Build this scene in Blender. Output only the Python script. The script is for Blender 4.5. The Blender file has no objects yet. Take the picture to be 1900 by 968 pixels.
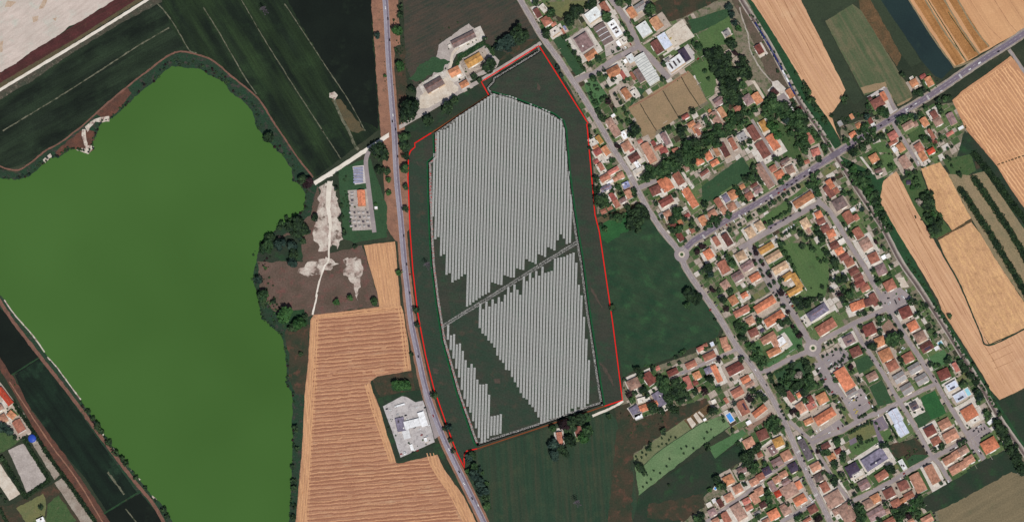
import bpy, math, random
from mathutils import Vector, noise
from mathutils.geometry import tessellate_polygon
R = random.Random(7)
scene = bpy.context.scene
C = scene.collection
# ---------------------------------------------------------------- camera, sky, sun, exposure
S = 0.9                                   # metres for one map unit; the map is 1900 x 968 units
CAM_H = 8000.0
TX, TY = 0.17, -0.24                      # the survey plane looks in from the south-south-east
cam = bpy.data.objects.new('camera', bpy.data.cameras.new('camera'))
C.objects.link(cam); scene.camera = cam
cam.location = (CAM_H*TX, CAM_H*TY, CAM_H)
cam.data.sensor_width = 36.0
cam.data.lens = 36.0*CAM_H/(1900*S)
cam.data.shift_x = -CAM_H*TX/(1900*S)
cam.data.shift_y = -CAM_H*TY/(1900*S)
cam.data.clip_start = 100.0; cam.data.clip_end = 30000.0
SUN_EL = math.radians(58)
sdir = Vector((0.50, -0.866, 0)).normalized()*math.cos(SUN_EL) + Vector((0, 0, math.sin(SUN_EL)))
world = bpy.data.worlds.new('World'); scene.world = world; world.use_nodes = True
wn = world.node_tree.nodes; wl = world.node_tree.links
sky = wn.new('ShaderNodeTexSky'); sky.sky_type = 'NISHITA'; sky.sun_disc = False
sky.sun_elevation = SUN_EL; sky.sun_rotation = math.atan2(sdir.x, sdir.y)
wl.new(sky.outputs[0], wn['Background'].inputs[0]); wn['Background'].inputs[1].default_value = 0.055
sl = bpy.data.lights.new('sun', 'SUN'); sl.energy = 3.6; sl.angle = math.radians(0.53); sl.color = (1.0, 0.965, 0.91)
sun = bpy.data.objects.new('sun', sl); C.objects.link(sun)
sun.rotation_euler = (-sdir).to_track_quat('-Z', 'Y').to_euler()
scene.view_settings.view_transform = 'Standard'; scene.view_settings.look = 'None'
scene.view_settings.exposure = -0.04; scene.view_settings.gamma = 1.0
scene.view_settings.use_curve_mapping = False
scene.render.engine = 'CYCLES'
# ---------------------------------------------------------------- map frame
TILES = {}
for ci, x0 in enumerate((0, 475, 950, 1420)):
    for ri, y0 in enumerate((0, 240, 480, 723)):
        TILES['ABCD'[ci]+str(ri+1)] = (x0, y0, 3.95)
for nm, x0, y0 in (('a',990,0),('b',1290,0),('c',990,150),('d',1290,150),('e',1590,130),('f',990,300),('g',1290,300),('h',1590,280),
                   ('i',1270,450),('j',1500,430),('k',1130,600),('l',1350,580),('m',1580,560),('n',1280,725),('o',1570,690),('p',1280,815),('q',1570,815)):
    TILES[nm] = (x0, y0, 6.327)
TILES['F'] = (0, 0, 1.0)
def mp(t, x, y):
    a = TILES[t]; return (a[0]+x/a[2], a[1]+y/a[2])
def mps(t, s):
    out = []
    for q in s.split():
        x, y = q.split(','); out.append(mp(t, float(x), float(y)))
    return out
def W2(p): return ((p[0]-950)*S, (484-p[1])*S)
def lift(p, h):          # where a thing stands whose top, h metres up, is seen at map point p
    return (p[0]+TX*h/S, p[1]-TY*h/S)
# ---------------------------------------------------------------- materials
def lin(c):
    return tuple(((v/255)/12.92 if v/255 <= 0.04045 else ((v/255+0.055)/1.055)**2.4) for v in c)
def rgba(c, k=1.0): return tuple(min(0.9, v*k) for v in lin(c))+(1.0,)
MATS = {}
def newmat(name):
    m = bpy.data.materials.new(name); m.use_nodes = True
    nt = m.node_tree; b = nt.nodes['Principled BSDF']
    b.inputs['Specular IOR Level'].default_value = 0.15; b.inputs['Roughness'].default_value = 0.9
    return m, nt, b
def nd(nt, t, **kw):
    n = nt.nodes.new(t)
    for k, v in kw.items():
        if hasattr(n, k): setattr(n, k, v)
        else: n.inputs[k].default_value = v
    return n
def mixc(nt, fac, a, b, mode='MIX'):
    n = nt.nodes.new('ShaderNodeMix'); n.data_type = 'RGBA'; n.blend_type = mode; n.clamp_factor = True
    for sock, v in ((n.inputs[0], fac), (n.inputs[6], a), (n.inputs[7], b)):
        if hasattr(v, 'is_output'): nt.links.new(v, sock)
        else: sock.default_value = v
    return n.outputs[2]
def ramp(nt, sock, lo, hi):
    n = nt.nodes.new('ShaderNodeMapRange'); nt.links.new(sock, n.inputs[0])
    n.inputs[1].default_value = lo; n.inputs[2].default_value = hi
    return n.outputs[0]
def noise_n(nt, vec, size, detail=4.0, rough=0.55):
    n = nt.nodes.new('ShaderNodeTexNoise'); n.inputs['Scale'].default_value = 1.0/size
    n.inputs['Detail'].default_value = detail; n.inputs['Roughness'].default_value = rough
    nt.links.new(vec, n.inputs['Vector']); return n.outputs['Fac']
def coords(nt, ang=0.0, sx=1.0, sy=1.0):
    tc = nt.nodes.new('ShaderNodeTexCoord')
    if ang == 0 and sx == 1 and sy == 1: return tc.outputs['Object']
    r = nt.nodes.new('ShaderNodeVectorRotate'); r.rotation_type = 'Z_AXIS'; r.inputs['Angle'].default_value = math.radians(ang)
    nt.links.new(tc.outputs['Object'], r.inputs['Vector'])
    mu = nt.nodes.new('ShaderNodeVectorMath'); mu.operation = 'MULTIPLY'; mu.inputs[1].default_value = (1/sx, 1/sy, 1)
    nt.links.new(r.outputs[0], mu.inputs[0]); return mu.outputs[0]
def ground(name, c1, c2, size=40, c3=None, size3=18, t3=(0.58, 0.72), streak=None, grain=0.35, rough=0.92, lines=None, spec=0.12):
    """soil, crop or paving: patches of c1/c2, blotches of c3, streaks (map angle, length, width, colour, amount), plough lines"""
    m, nt, b = newmat(name); b.inputs['Roughness'].default_value = rough; b.inputs['Specular IOR Level'].default_value = spec
    v = coords(nt)
    col = mixc(nt, ramp(nt, noise_n(nt, v, size, 5), 0.36, 0.64), rgba(c1), rgba(c2))
    if c3: col = mixc(nt, ramp(nt, noise_n(nt, v, size3, 6, 0.62), *t3), col, rgba(c3))
    if streak:
        for (ang, ln, wd, cc, amt) in streak:
            sv = coords(nt, ang, ln, wd)
            f = ramp(nt, noise_n(nt, sv, 1.0, 3), 0.42, 0.66)
            mu = nd(nt, 'ShaderNodeMath', operation='MULTIPLY'); nt.links.new(f, mu.inputs[0]); mu.inputs[1].default_value = amt
            col = mixc(nt, mu.outputs[0], col, rgba(cc))
    if lines:
        for (ang, pitch, cc, amt) in lines:
            sv = coords(nt, ang, 1, 1)
            w = nt.nodes.new('ShaderNodeTexWave'); w.bands_direction = 'Y'; w.inputs['Scale'].default_value = 0.314/pitch
            w.inputs['Distortion'].default_value = 2.0; w.inputs['Detail'].default_value = 2; w.inputs['Detail Scale'].default_value = 0.6
            nt.links.new(sv, w.inputs['Vector'])
            g2 = ramp(nt, noise_n(nt, v, 25, 3), 0.35, 0.65)
            mu = nd(nt, 'ShaderNodeMath', operation='MULTIPLY'); nt.links.new(w.outputs['Fac'], mu.inputs[0]); nt.links.new(g2, mu.inputs[1])
            m2 = nd(nt, 'ShaderNodeMath', operation='MULTIPLY'); nt.links.new(mu.outputs[0], m2.inputs[0]); m2.inputs[1].default_value = amt
            col = mixc(nt, m2.outputs[0], col, rgba(cc))
    g = ramp(nt, noise_n(nt, v, 2.4, 4, 0.7), 0.25, 0.75)
    gc = mixc(nt, g, (1-grain,)*3+(1,), (1+grain*0.8,)*3+(1,))
    col = mixc(nt, 1.0, col, gc, 'MULTIPLY')
    nt.links.new(col, b.inputs['Base Color'])
    MATS[name] = m; return m
def roofmat(name, c, stain=0.22, ribs=0.0, rough=0.85, spec=0.2):
    m, nt, b = newmat(name); b.inputs['Roughness'].default_value = rough; b.inputs['Specular IOR Level'].default_value = spec
    v = coords(nt); oi = nt.nodes.new('ShaderNodeObjectInfo')
    ad = nd(nt, 'ShaderNodeVectorMath', operation='ADD'); nt.links.new(v, ad.inputs[0]); nt.links.new(oi.outputs['Location'], ad.inputs[1])
    f = ramp(nt, noise_n(nt, ad.outputs[0], 5.0, 5, 0.65), 0.3, 0.7)
    gy = 0.3*c[0]+0.55*c[1]+0.15*c[2]; c = tuple(x*0.88+gy*0.12 for x in c)
    dk = tuple(x*(1-stain*1.5) for x in c); lt = tuple(min(255, x*(1+stain*0.45)+4) for x in c)
    col = mixc(nt, f, rgba(dk), rgba(lt))
    k = ramp(nt, oi.outputs['Random'], 0, 1)
    tint = mixc(nt, k, (0.86, 0.85, 0.86, 1), (1.26, 1.27, 1.30, 1))
    col = mixc(nt, 1.0, col, tint, 'MULTIPLY')
    fine = ramp(nt, noise_n(nt, ad.outputs[0], 1.3, 3, 0.7), 0.3, 0.7)
    col = mixc(nt, 1.0, col, mixc(nt, fine, (0.86,)*3+(1,), (1.1,)*3+(1,)), 'MULTIPLY')
    if ribs:
        w = nt.nodes.new('ShaderNodeTexWave'); w.bands_direction = 'X'; w.inputs['Scale'].default_value = 0.314/ribs
        nt.links.new(v, w.inputs['Vector'])
        col = mixc(nt, 1.0, col, mixc(nt, ramp(nt, w.outputs['Fac'], 0.55, 0.8), (1,1,1,1), (0.80,0.80,0.82,1)), 'MULTIPLY')
    nt.links.new(col, b.inputs['Base Color']); MATS[name] = m; return m
def plain(name, c, rough=0.6, spec=0.3, var=0.0, metal=0.0):
    m, nt, b = newmat(name); b.inputs['Roughness'].default_value = rough; b.inputs['Specular IOR Level'].default_value = spec
    b.inputs['Metallic'].default_value = metal
    f = ramp(nt, noise_n(nt, coords(nt), 2.0, 4), 0.3, 0.7)
    col = mixc(nt, f, rgba(tuple(x*(0.93-var) for x in c)), rgba(tuple(min(255, x*(1.05+var)) for x in c)))
    nt.links.new(col, b.inputs['Base Color']); MATS[name] = m; return m
def leafmat(name, c1, c2, c3):
    m, nt, b = newmat(name); b.inputs['Roughness'].default_value = 0.75; b.inputs['Specular IOR Level'].default_value = 0.12
    ge = nt.nodes.new('ShaderNodeNewGeometry'); oi = nt.nodes.new('ShaderNodeObjectInfo')
    col = mixc(nt, ge.outputs['Random Per Island'], rgba(c1), rgba(c2))
    col = mixc(nt, ramp(nt, noise_n(nt, ge.outputs['Position'], 9.0, 3), 0.4, 0.68), col, rgba(c3))
    tint = mixc(nt, oi.outputs['Random'], (0.72, 0.75, 0.72, 1), (1.28, 1.22, 1.15, 1))
    col = mixc(nt, 1.0, col, tint, 'MULTIPLY')
    nt.links.new(col, b.inputs['Base Color']); MATS[name] = m; return m
# ---------------------------------------------------------------- objects
def link(o, parent=None):
    C.objects.link(o)
    if parent is not None: o.parent = parent
    return o
def mesh_of(name, verts, faces, mats, fm=None, smooth=False):
    me = bpy.data.meshes.new(name); me.from_pydata(verts, [], faces)
    for m in (mats if isinstance(mats, (list, tuple)) else [mats]): me.materials.append(m if not isinstance(m, str) else MATS[m])
    if fm: me.polygons.foreach_set('material_index', fm)
    if smooth: me.polygons.foreach_set('use_smooth', [True]*len(faces))
    me.update(); return me
def obj(name, verts, faces, mats, parent=None, fm=None, smooth=False):
    return link(bpy.data.objects.new(name, mesh_of(name, verts, faces, mats, fm, smooth)), parent)
def tag(o, label=None, cat=None, group=None, kind=None):
    for k, v in (('label', label), ('category', cat), ('group', group), ('kind', kind)):
        if v: o[k] = v
    return o
def empty(name, loc=(0, 0, 0), rz=0.0):
    o = bpy.data.objects.new(name, None); C.objects.link(o); o.location = loc; o.rotation_euler = (0, 0, rz)
    o.empty_display_size = 1.0; return o
def struct(o, label=None): return tag(o, label, None, None, 'structure')
class MB:
    """collects quads for one mesh"""
    def __init__(s): s.v = []; s.f = []; s.m = []
    def box(s, x0, x1, y0, y1, z0, z1, mi=0, bottom=False):
        b = len(s.v)
        s.v += [(x0,y0,z0),(x1,y0,z0),(x1,y1,z0),(x0,y1,z0),(x0,y0,z1),(x1,y0,z1),(x1,y1,z1),(x0,y1,z1)]
        fs = [(4,5,6,7),(0,1,5,4),(1,2,6,5),(2,3,7,6),(3,0,4,7)] + ([(3,2,1,0)] if bottom else [])
        s.f += [tuple(b+i for i in q) for q in fs]; s.m += [mi]*len(fs)
    def face(s, pts, mi=0):
        b = len(s.v); s.v += list(pts); s.f.append(tuple(range(b, b+len(pts)))); s.m.append(mi)
    def bar(s, a, c, w, mi=0):
        a = Vector(a); c = Vector(c); d = (c-a).normalized(); u = d.orthogonal().normalized()*w; v = d.cross(u).normalized()*w
        b = len(s.v)
        for p in (a, c):
            for q in (u+v, u-v, -u-v, -u+v): s.v.append(tuple(p+q))
        s.f += [(b+i, b+(i+1) % 4, b+4+(i+1) % 4, b+4+i) for i in range(4)]+[(b+3,b+2,b+1,b),(b+4,b+5,b+6,b+7)]; s.m += [mi]*6
    def build(s, name, mats, parent=None, smooth=False): return obj(name, s.v, s.f, mats, parent, s.m, smooth)
    def mesh(s, name, mats): return mesh_of(name, s.v, s.f, mats, s.m)
def cr(pts, n=6):                       # smooth a polyline
    if len(pts) < 3: return list(pts)
    P = [pts[0]]+list(pts)+[pts[-1]]; out = []
    for i in range(1, len(P)-2):
        p0, p1, p2, p3 = (Vector(P[i+k]) for k in (-1, 0, 1, 2))
        for k in range(n):
            t = k/n
            q = 0.5*((2*p1)+(p2-p0)*t+(2*p0-5*p1+4*p2-p3)*t*t+(3*p1-p0-3*p2+p3)*t**3); out.append((q.x, q.y))
    out.append(tuple(pts[-1])); return out
def resample(pts, step):
    out = [tuple(pts[0])]
    for a, b in zip(pts, pts[1:]):
        d = math.dist(a, b); n = max(1, int(d/step))
        for k in range(1, n+1): out.append((a[0]+(b[0]-a[0])*k/n, a[1]+(b[1]-a[1])*k/n))
    return out
def rough_loop(pts, amp, step=4.0, seed=0.0):
    ring = resample(list(pts)+[pts[0]], step)[:-1]
    if amp <= 0: return ring
    return [(x+amp*noise.noise((x*0.11, y*0.11, seed))+amp*0.6*noise.noise((x*0.4, y*0.4, seed+5)),
             y+amp*noise.noise((x*0.11, y*0.11, seed+9))+amp*0.6*noise.noise((x*0.4, y*0.4, seed+14))) for x, y in ring]
def flat(name, pts, mat, z, parent=None, amp=0.0, step=4.0, seed=0.0):
    ring = rough_loop(pts, amp, step, seed) if amp > 0 else list(pts)
    vs = [(*W2(p), z) for p in ring]
    tris = tessellate_polygon([[Vector(v) for v in vs]])
    fs = []
    for t in tris:
        a, b, c = (Vector(vs[i]) for i in t)
        fs.append(tuple(t) if (b-a).cross(c-a).z > 0 else tuple(reversed(t)))
    return obj(name, vs, fs, mat, parent)
def ribbon_geo(pts, w, z, amp=0.0, seed=0.0, z1=None):
    """strip along a polyline; with z1 a ridge of that height"""
    vs, fs = [], []
    n = len(pts)
    for i, p in enumerate(pts):
        a = Vector(pts[max(0, i-1)]); b = Vector(pts[min(n-1, i+1)]); d = (b-a); d = d.normalized() if d.length else Vector((1, 0))
        nr = Vector((-d.y, d.x)); ww = w(i/(n-1)) if callable(w) else w
        j1 = amp*noise.noise((p[0]*0.3, p[1]*0.3, seed)); j2 = amp*noise.noise((p[0]*0.3, p[1]*0.3, seed+7))
        l = Vector(p)+nr*(ww/2+j1); r = Vector(p)-nr*(ww/2+j2)
        if z1 is None: vs += [(*W2(l), z), (*W2(r), z)]
        else: vs += [(*W2(l), z), (*W2(p), z1), (*W2(r), z)]
    k = 2 if z1 is None else 3
    for i in range(n-1):
        for q in range(k-1): fs.append((i*k+q, (i+1)*k+q, (i+1)*k+q+1, i*k+q+1))
    a, b, c = (Vector(vs[q]) for q in fs[0][:3])
    if (b-a).cross(c-a).z < 0: fs = [tuple(reversed(f)) for f in fs]
    return vs, fs
def ribbon(name, pts, w, mat, z, parent=None, amp=0.0, smooth=True, seed=0.0):
    p = resample(cr(pts) if smooth else pts, 5.0)
    return obj(name, *ribbon_geo(p, w, z, amp, seed), mat, parent)
def wall_ribbon(name, pts, w, h, mat, z=0.0, parent=None):
    """a kerb, hedge or fence with thickness: top and both sides"""
    p = resample(pts, 8.0); vs, fs = [], []; n = len(p)
    for i, q in enumerate(p):
        a = Vector(p[max(0, i-1)]); b = Vector(p[min(n-1, i+1)]); d = (b-a).normalized(); nr = Vector((-d.y, d.x))*w/2
        l = W2(Vector(q)+nr); r = W2(Vector(q)-nr)
        vs += [(*l, z), (*l, z+h), (*r, z+h), (*r, z)]
    for i in range(n-1):
        for k in range(3): fs.append((i*4+k, (i+1)*4+k, (i+1)*4+k+1, i*4+k+1))
    a, b, c = (Vector(vs[q]) for q in fs[1][:3])
    if (b-a).cross(c-a).z < 0: fs = [tuple(reversed(f)) for f in fs]
    return obj(name, vs, fs, mat, parent)
def inside(p, poly):
    x, y = p; r = False; j = len(poly)-1
    for i in range(len(poly)):
        xi, yi = poly[i]; xj, yj = poly[j]
        if (yi > y) != (yj > y) and x < (xj-xi)*(y-yi)/(yj-yi)+xi: r = not r
        j = i
    return r
def seg_dist(p, a, b):
    ax, ay = a; bx, by = b; dx, dy = bx-ax, by-ay; L = dx*dx+dy*dy
    t = 0 if L == 0 else max(0, min(1, ((p[0]-ax)*dx+(p[1]-ay)*dy)/L))
    return math.hypot(p[0]-ax-t*dx, p[1]-ay-t*dy)
# ---------------------------------------------------------------- ground materials
ground('soil_base', (44,54,42), (58,64,50), 60, (70,66,54), 30)
ground('dark_crop', (25,33,27), (38,48,38), 50, (50,66,48), 45, (0.5,0.72), streak=[(-29,110,14,(19,25,22),0.75),(-29,150,20,(56,72,52),0.5),(-29,200,2.2,(30,38,31),0.5)], grain=0.4)
ground('dark_crop_north', (25,34,28), (36,48,36), 55, (50,70,44), 50, (0.5,0.72), streak=[(58,150,18,(19,26,22),0.7),(58,190,26,(58,78,46),0.5),(58,220,2.2,(30,39,31),0.5)], grain=0.4)
ground('dark_crop_south', (24,33,28), (31,47,36), 50, (44,68,50), 40, (0.57,0.74), streak=[(55,120,10,(20,27,24),0.6)])
ground('black_crop', (21,27,24), (26,33,28), 60, (34,44,34), 45, grain=0.25)
ground('pale_quarry', (205,190,180), (192,180,170), 50, (186,188,176), 28, (0.52,0.7), streak=[(-35,26,5,(176,160,150),0.5)], grain=0.14)
ground('quarry_stain', (176,150,128), (190,170,150), 8, (150,115,90), 7, grain=0.2)
ground('red_bank', (88,50,50), (74,44,44), 18, (98,66,58), 10, streak=[(-30,60,5,(62,46,40),0.6)])
ground('olive_verge', (96,84,62), (84,78,60), 14, (64,74,52), 9)
ground('scrub_verge', (82,76,66), (64,70,58), 10, (116,104,92), 5, (0.55,0.68), grain=0.5)
ground('white_track', (226,218,206), (208,198,184), 20, (188,176,160), 8, grain=0.14)
ground('brown_path', (128,92,80), (110,82,70), 12, (84,78,62), 8)
ground('thin_path', (118,116,98), (92,92,76), 9, (58,66,50), 7, (0.48,0.62))
ground('lake_bank', (40,66,48), (46,60,48), 12, (74,62,62), 9, (0.54,0.68), grain=0.5)
ground('rust_bank', (104,70,58), (84,62,54), 12, (64,62,50), 8)
ground('bleached', (206,198,184), (186,172,160), 8, (132,104,98), 6, (0.5,0.66), grain=0.25)
ground('scrub_brown', (104,86,77), (88,76,66), 26, (112,78,72), 14, (0.52,0.7), grain=0.4)
ground('scrub_white', (204,194,182), (166,146,136), 12, (102,85,76), 16, (0.53,0.62), grain=0.35)
ground('scrub_green', (46,74,48), (38,60,42), 10, (64,70,50), 8, grain=0.4)
ground('field_meadow', (56,62,54), (72,66,58), 30, (48,66,50), 20, streak=[(-28,40,4,(88,72,62),0.5)])
ground('dark_meadow', (40,58,44), (52,58,48), 30, (46,76,48), 22, (0.52,0.7))
ground('deep_meadow', (38,64,46), (52,72,52), 22, (56,92,58), 26, (0.54,0.72), streak=[(20,26,6,(48,60,46),0.5)])
ground('strip_meadow', (44,66,50), (52,70,53), 34, (66,76,56), 26, (0.52,0.72), streak=[(86,160,10,(72,66,54),0.5),(86,200,6,(34,56,44),0.5)])
ground('rusty_meadow', (72,62,50), (50,60,46), 22, (96,68,56), 14, (0.54,0.7))
ground('pale_lawn', (96,122,84), (108,130,92), 24, (84,100,72), 18)
ground('green_lawn', (72,106,68), (80,112,74), 18, (66,92,60), 12)
ground('park_lawn', (76,102,62), (84,108,66), 26, (70,88,56), 16, streak=[(58,60,6,(92,106,72),0.3)])
ground('bright_grass', (44,84,50), (50,94,54), 14, (44,72,46), 9)
ground('deep_grass', (50,76,52), (56,82,56), 16, (66,74,54), 10)
ground('olive_grass', (112,112,74), (100,106,72), 16, (122,112,84), 10)
ground('town_soil', (108,106,84), (132,120,106), 14, (82,94,66), 9, (0.5,0.62), grain=0.4)
ground('yard_stone', (178,164,152), (160,146,134), 9, (140,128,116), 5, grain=0.3)
ground('yard_white', (206,200,192), (188,178,168), 8, (150,138,126), 5, grain=0.25)
ground('yard_grass', (84,104,66), (98,112,74), 10, (70,92,56), 6, grain=0.35)
ground('yard_dark', (64,88,54), (74,92,58), 9, (92,92,68), 6, grain=0.4)
ground('asphalt', (154,143,142), (140,130,131), 22, (166,156,152), 9, grain=0.10)
ground('asphalt_violet', (126,114,124), (116,106,118), 30, (136,124,130), 16, streak=[(-32,70,1.6,(98,88,102),0.5)], grain=0.10)
ground('asphalt_blue', (150,144,154), (140,134,146), 30, (160,154,162), 14, grain=0.10)
ground('asphalt_dark_lane', (116,106,116), (106,98,108), 30, (124,116,124), 14, grain=0.10)
ground('road_shoulder', (160,150,138), (142,128,116), 14, (112,100,86), 8, grain=0.3)
ground('dirt_shoulder', (152,112,92), (132,98,82), 16, (98,84,68), 9, grain=0.3)
ground('concrete_yard', (196,190,187), (184,177,174), 16, (168,161,158), 8, grain=0.14)
ground('gravel_yard', (176,166,160), (160,150,144), 12, (190,182,172), 7, grain=0.25)
ground('beige_yard', (208,198,184), (192,178,162), 12, (168,152,138), 7, grain=0.22)
ground('ballast', (140,128,122), (124,112,107), 14, (150,140,132), 8, grain=0.3)
ground('ballast_pale', (172,164,154), (158,148,138), 14, (136,126,116), 7, grain=0.25)
ground('rail_bank', (44,78,50), (42,68,46), 12, (34,62,42), 8, grain=0.4)
ground('rail_scrub', (104,88,78), (86,80,66), 14, (66,76,56), 9, grain=0.4)
ground('wheat_west', (178,132,106), (160,115,92), 40, (186,150,120), 26, (0.5,0.72), streak=[(-5,120,2.6,(204,156,118),0.5),(-5,150,3.2,(140,96,74),0.6)], grain=0.22)
ground('wheat_west_north', (192,146,112), (178,133,102), 30, (206,158,118), 20, streak=[(82,90,3,(222,174,128),0.6),(82,90,3.5,(160,118,88),0.5)], grain=0.2)
ground('wheat_east', (202,158,124), (190,146,115), 50, (206,168,134), 40, streak=[(58,220,5,(176,132,98),0.7),(58,260,3,(218,176,136),0.6)], grain=0.16)
ground('wheat_ragged', (204,160,120), (192,148,110), 30, (172,132,98), 12, (0.54,0.68), streak=[(60,16,4,(226,182,128),0.6),(60,80,6,(174,134,100),0.5)], grain=0.3)
ground('wheat_far', (206,160,118), (198,150,110), 60, (212,166,124), 40, streak=[(58,200,4,(180,136,100),0.5)], grain=0.16)
ground('gold_strip', (174,126,80), (158,112,70), 20, (188,144,94), 14, streak=[(58,90,4,(132,92,54),0.6)])
ground('straw', (204,157,119), (190,142,108), 20, (184,134,98), 8, grain=0.25)
ground('stubble_dark', (158,110,86), (148,102,80), 12, (172,124,98), 6, grain=0.3)
ground('straw_light', (226,178,134), (214,164,120), 20, (200,150,110), 8, grain=0.22)
ground('wheat_rows', (196,147,110), (184,136,102), 50, (204,156,118), 30, streak=[(55,200,3,(170,124,92),0.5)], grain=0.18)
ground('worn_soil', (82,72,64), (72,66,58), 6, (60,60,52), 5, grain=0.35)
ground('tractor_line', (164,120,90), (150,108,82), 20, (184,138,104), 9, (0.48,0.62))
ground('orchard_soil', (116,120,88), (104,110,80), 16, (128,118,94), 9, grain=0.35)
ground('straw_edge', (210,163,121), (198,150,111), 20, (184,132,92), 8, grain=0.25)
ground('crop_gray_green', (52,62,48), (58,68,52), 40, (48,56,46), 24)
ground('crop_pale_green', (92,98,72), (80,92,66), 40, (112,104,80), 24, (0.5,0.7), streak=[(60,150,6,(120,108,86),0.55),(60,120,7,(66,88,60),0.5)])
ground('crop_teal', (38,54,54), (34,48,50), 50, (44,60,54), 30, grain=0.2)
ground('crop_scrub', (108,84,60), (88,74,54), 12, (66,70,50), 8, grain=0.5)
ground('tan_meadow', (140,124,96), (126,116,90), 20, (108,108,78), 12, streak=[(58,90,8,(150,130,104),0.5)])
ground('fallow_tan', (120,108,84), (112,102,80), 40, (100,98,74), 24, streak=[(-30,160,7,(132,118,92),0.5)])
ground('garden_field', (150,127,99), (140,120,94), 24, (126,114,84), 14, grain=0.25)
ground('solar_soil', (52,60,51), (61,63,55), 28, (49,69,53), 24, (0.48,0.66), streak=[(4,60,7,(68,66,57),0.4)], grain=0.4)
ground('solar_soil_green', (49,64,52), (60,64,55), 28, (78,68,58), 18, (0.56,0.74), streak=[(20,60,7,(42,68,52),0.4)], grain=0.4)
ground('gravel_track', (176,174,168), (104,102,99), 1.6, (40,39,38), 1.5, (0.50,0.54), grain=0.4)
ground('gravel_track_red', (176,170,165), (90,86,84), 1.6, (178,52,52), 3, (0.56,0.6), grain=0.4)
plain('red_paint', (222,20,18), 0.6, 0.2); plain('brown_paint', (124,66,34), 0.7, 0.2); plain('black_mesh', (14,16,15), 0.8, 0.1)
ground('hedge_strip', (24,76,46), (30,86,52), 8, (22,62,42), 5)
ground('sports_clay', (146,118,104), (138,112,98), 12, (154,126,112), 8)
# water
m, nt, b = newmat('green_water'); b.inputs['Roughness'].default_value = 0.35; b.inputs['Specular IOR Level'].default_value = 0.06
f = ramp(nt, noise_n(nt, coords(nt), 330, 2), 0.32, 0.68)
nt.links.new(mixc(nt, f, rgba((63,96,45)), rgba((70,105,51))), b.inputs['Base Color']); MATS['green_water'] = m
plain('pool_water', (80,150,225), 0.2, 0.4); plain('pool_water_pale', (150,205,220), 0.2, 0.4); plain('pool_rim', (214,206,196))
# ---------------------------------------------------------------- the ground sheet and the fields
struct(flat('ground', [(-3000,-3000),(4900,-3000),(4900,4000),(-3000,4000)], 'soil_base', -0.4))
Z1, Z2, Z3, Z4, Z5 = 0.0, 0.05, 0.10, 0.15, 0.20
_seed = [1.0]; _n = [0]
def field(name, pts, mat, z=Z1, amp=1.2, label=None):
    _seed[0] += 3.1; _n[0] += 1; z += 0.004*(_n[0] % 5)
    bb = (min(p[0] for p in pts)-3, min(p[1] for p in pts)-3, max(p[0] for p in pts)+3, max(p[1] for p in pts)+3)
    while any(abs(z-q[4]) < 0.0035 and bb[0] < q[2] and q[0] < bb[2] and bb[1] < q[3] and q[1] < bb[3] for q in _laid): z += 0.004
    _laid.append((*bb, z))
    return struct(flat(name, pts, mat, z, None, amp, 4.0, _seed[0]), label)
_laid = []
# north-west
field('field', [(-60,-40),(1400,-40),(1400,1010),(-60,1010)], 'soil_base', -0.25, 0)
field('field', [(-40,180),(273,-6),(330,-6),(350,95),(305,108),(235,162),(147,238),(60,300),(0,318),(-40,310)], 'dark_crop')
field('field', [(295,-6),(690,-6),(704,240),(585,330),(551,290),(518,242),(430,142),(395,114),(350,96),(318,50)], 'dark_crop_north')
field('field', [(530,-6),(688,-6),(703,240),(668,225),(600,120)], 'black_crop', Z2, 3)
field('quarry', [(-30,-20),(222,-20),(215,2),(180,20),(150,40),(128,50),(110,65),(90,78),(60,95),(30,118),(-30,150)], 'pale_quarry', Z2, 1.5)
for q, mt in (([(82,-5),(92,-5),(80,16),(72,18)], 'quarry_stain'), ([(60,32),(72,30),(70,40),(62,42)], 'quarry_stain'), ([(0,78),(6,76),(5,96),(0,98)], 'quarry_stain'),
              ([(14,2),(30,4),(20,14),(8,14)], 'quarry_stain'), ([(98,36),(106,32),(104,40)], 'quarry_stain')):
    field('bare_patch', q, mt, Z3, 1.5)
field('bank', [(222,-6),(262,-6),(140,72),(0,156),(-20,168),(-20,146),(30,118),(60,95),(110,65),(150,40)], 'red_bank', Z2, 1.2)
field('verge', [(262,-6),(275,-6),(-10,172),(-10,160),(140,72)], 'olive_verge', Z3, 1)
field('verge', [(-10,176),(273,0),(300,-6),(300,4),(230,40),(120,108),(60,150),(-10,190)], 'scrub_verge', Z2, 2)
struct(ribbon('dirt_road', [(290,-12),(273,0),(200,46),(110,101),(0,167),(-20,179)], 5.2, 'white_track', Z4, None, 0.8))
ribs = [('path', mps('A1','1150,25 1220,100 1300,220 1385,365 1440,390'), 2.2, 'thin_path'), ('path', mps('A1','1490,55 1600,230 1710,420 1790,560 1880,690'), 2.0, 'thin_path'),
        ('path', mps('A1','1770,0 1890,210'), 1.5, 'thin_path'), ('path', mps('B1','0,190 130,400 300,670 490,960'), 1.8, 'thin_path'),
        ('path', mps('B1','210,30 330,210 520,500 680,740 800,960'), 1.8, 'thin_path'), ('path', mps('A1','20,960 400,730 700,540 1000,345 1240,205'), 2.2, 'thin_path'),
        ('path', mps('B2','480,0 560,120 620,215'), 1.8, 'thin_path'), ('path', mps('B1','560,700 620,850 680,960')+mps('B2','720,110 750,150'), 5, 'thin_path')]
for i, (n_, p_, w_, m_) in enumerate(ribs): struct(ribbon(n_, p_, w_, m_, Z3, None, 1.0, seed=i))
field('bare_patch', mps('B1','535,680 575,670 600,700 580,730 540,715'), 'bleached', Z4, 2)
field('verge', mps('B1','560,740 620,730 800,960 700,968 640,880'), 'olive_verge', Z2, 3)
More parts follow.
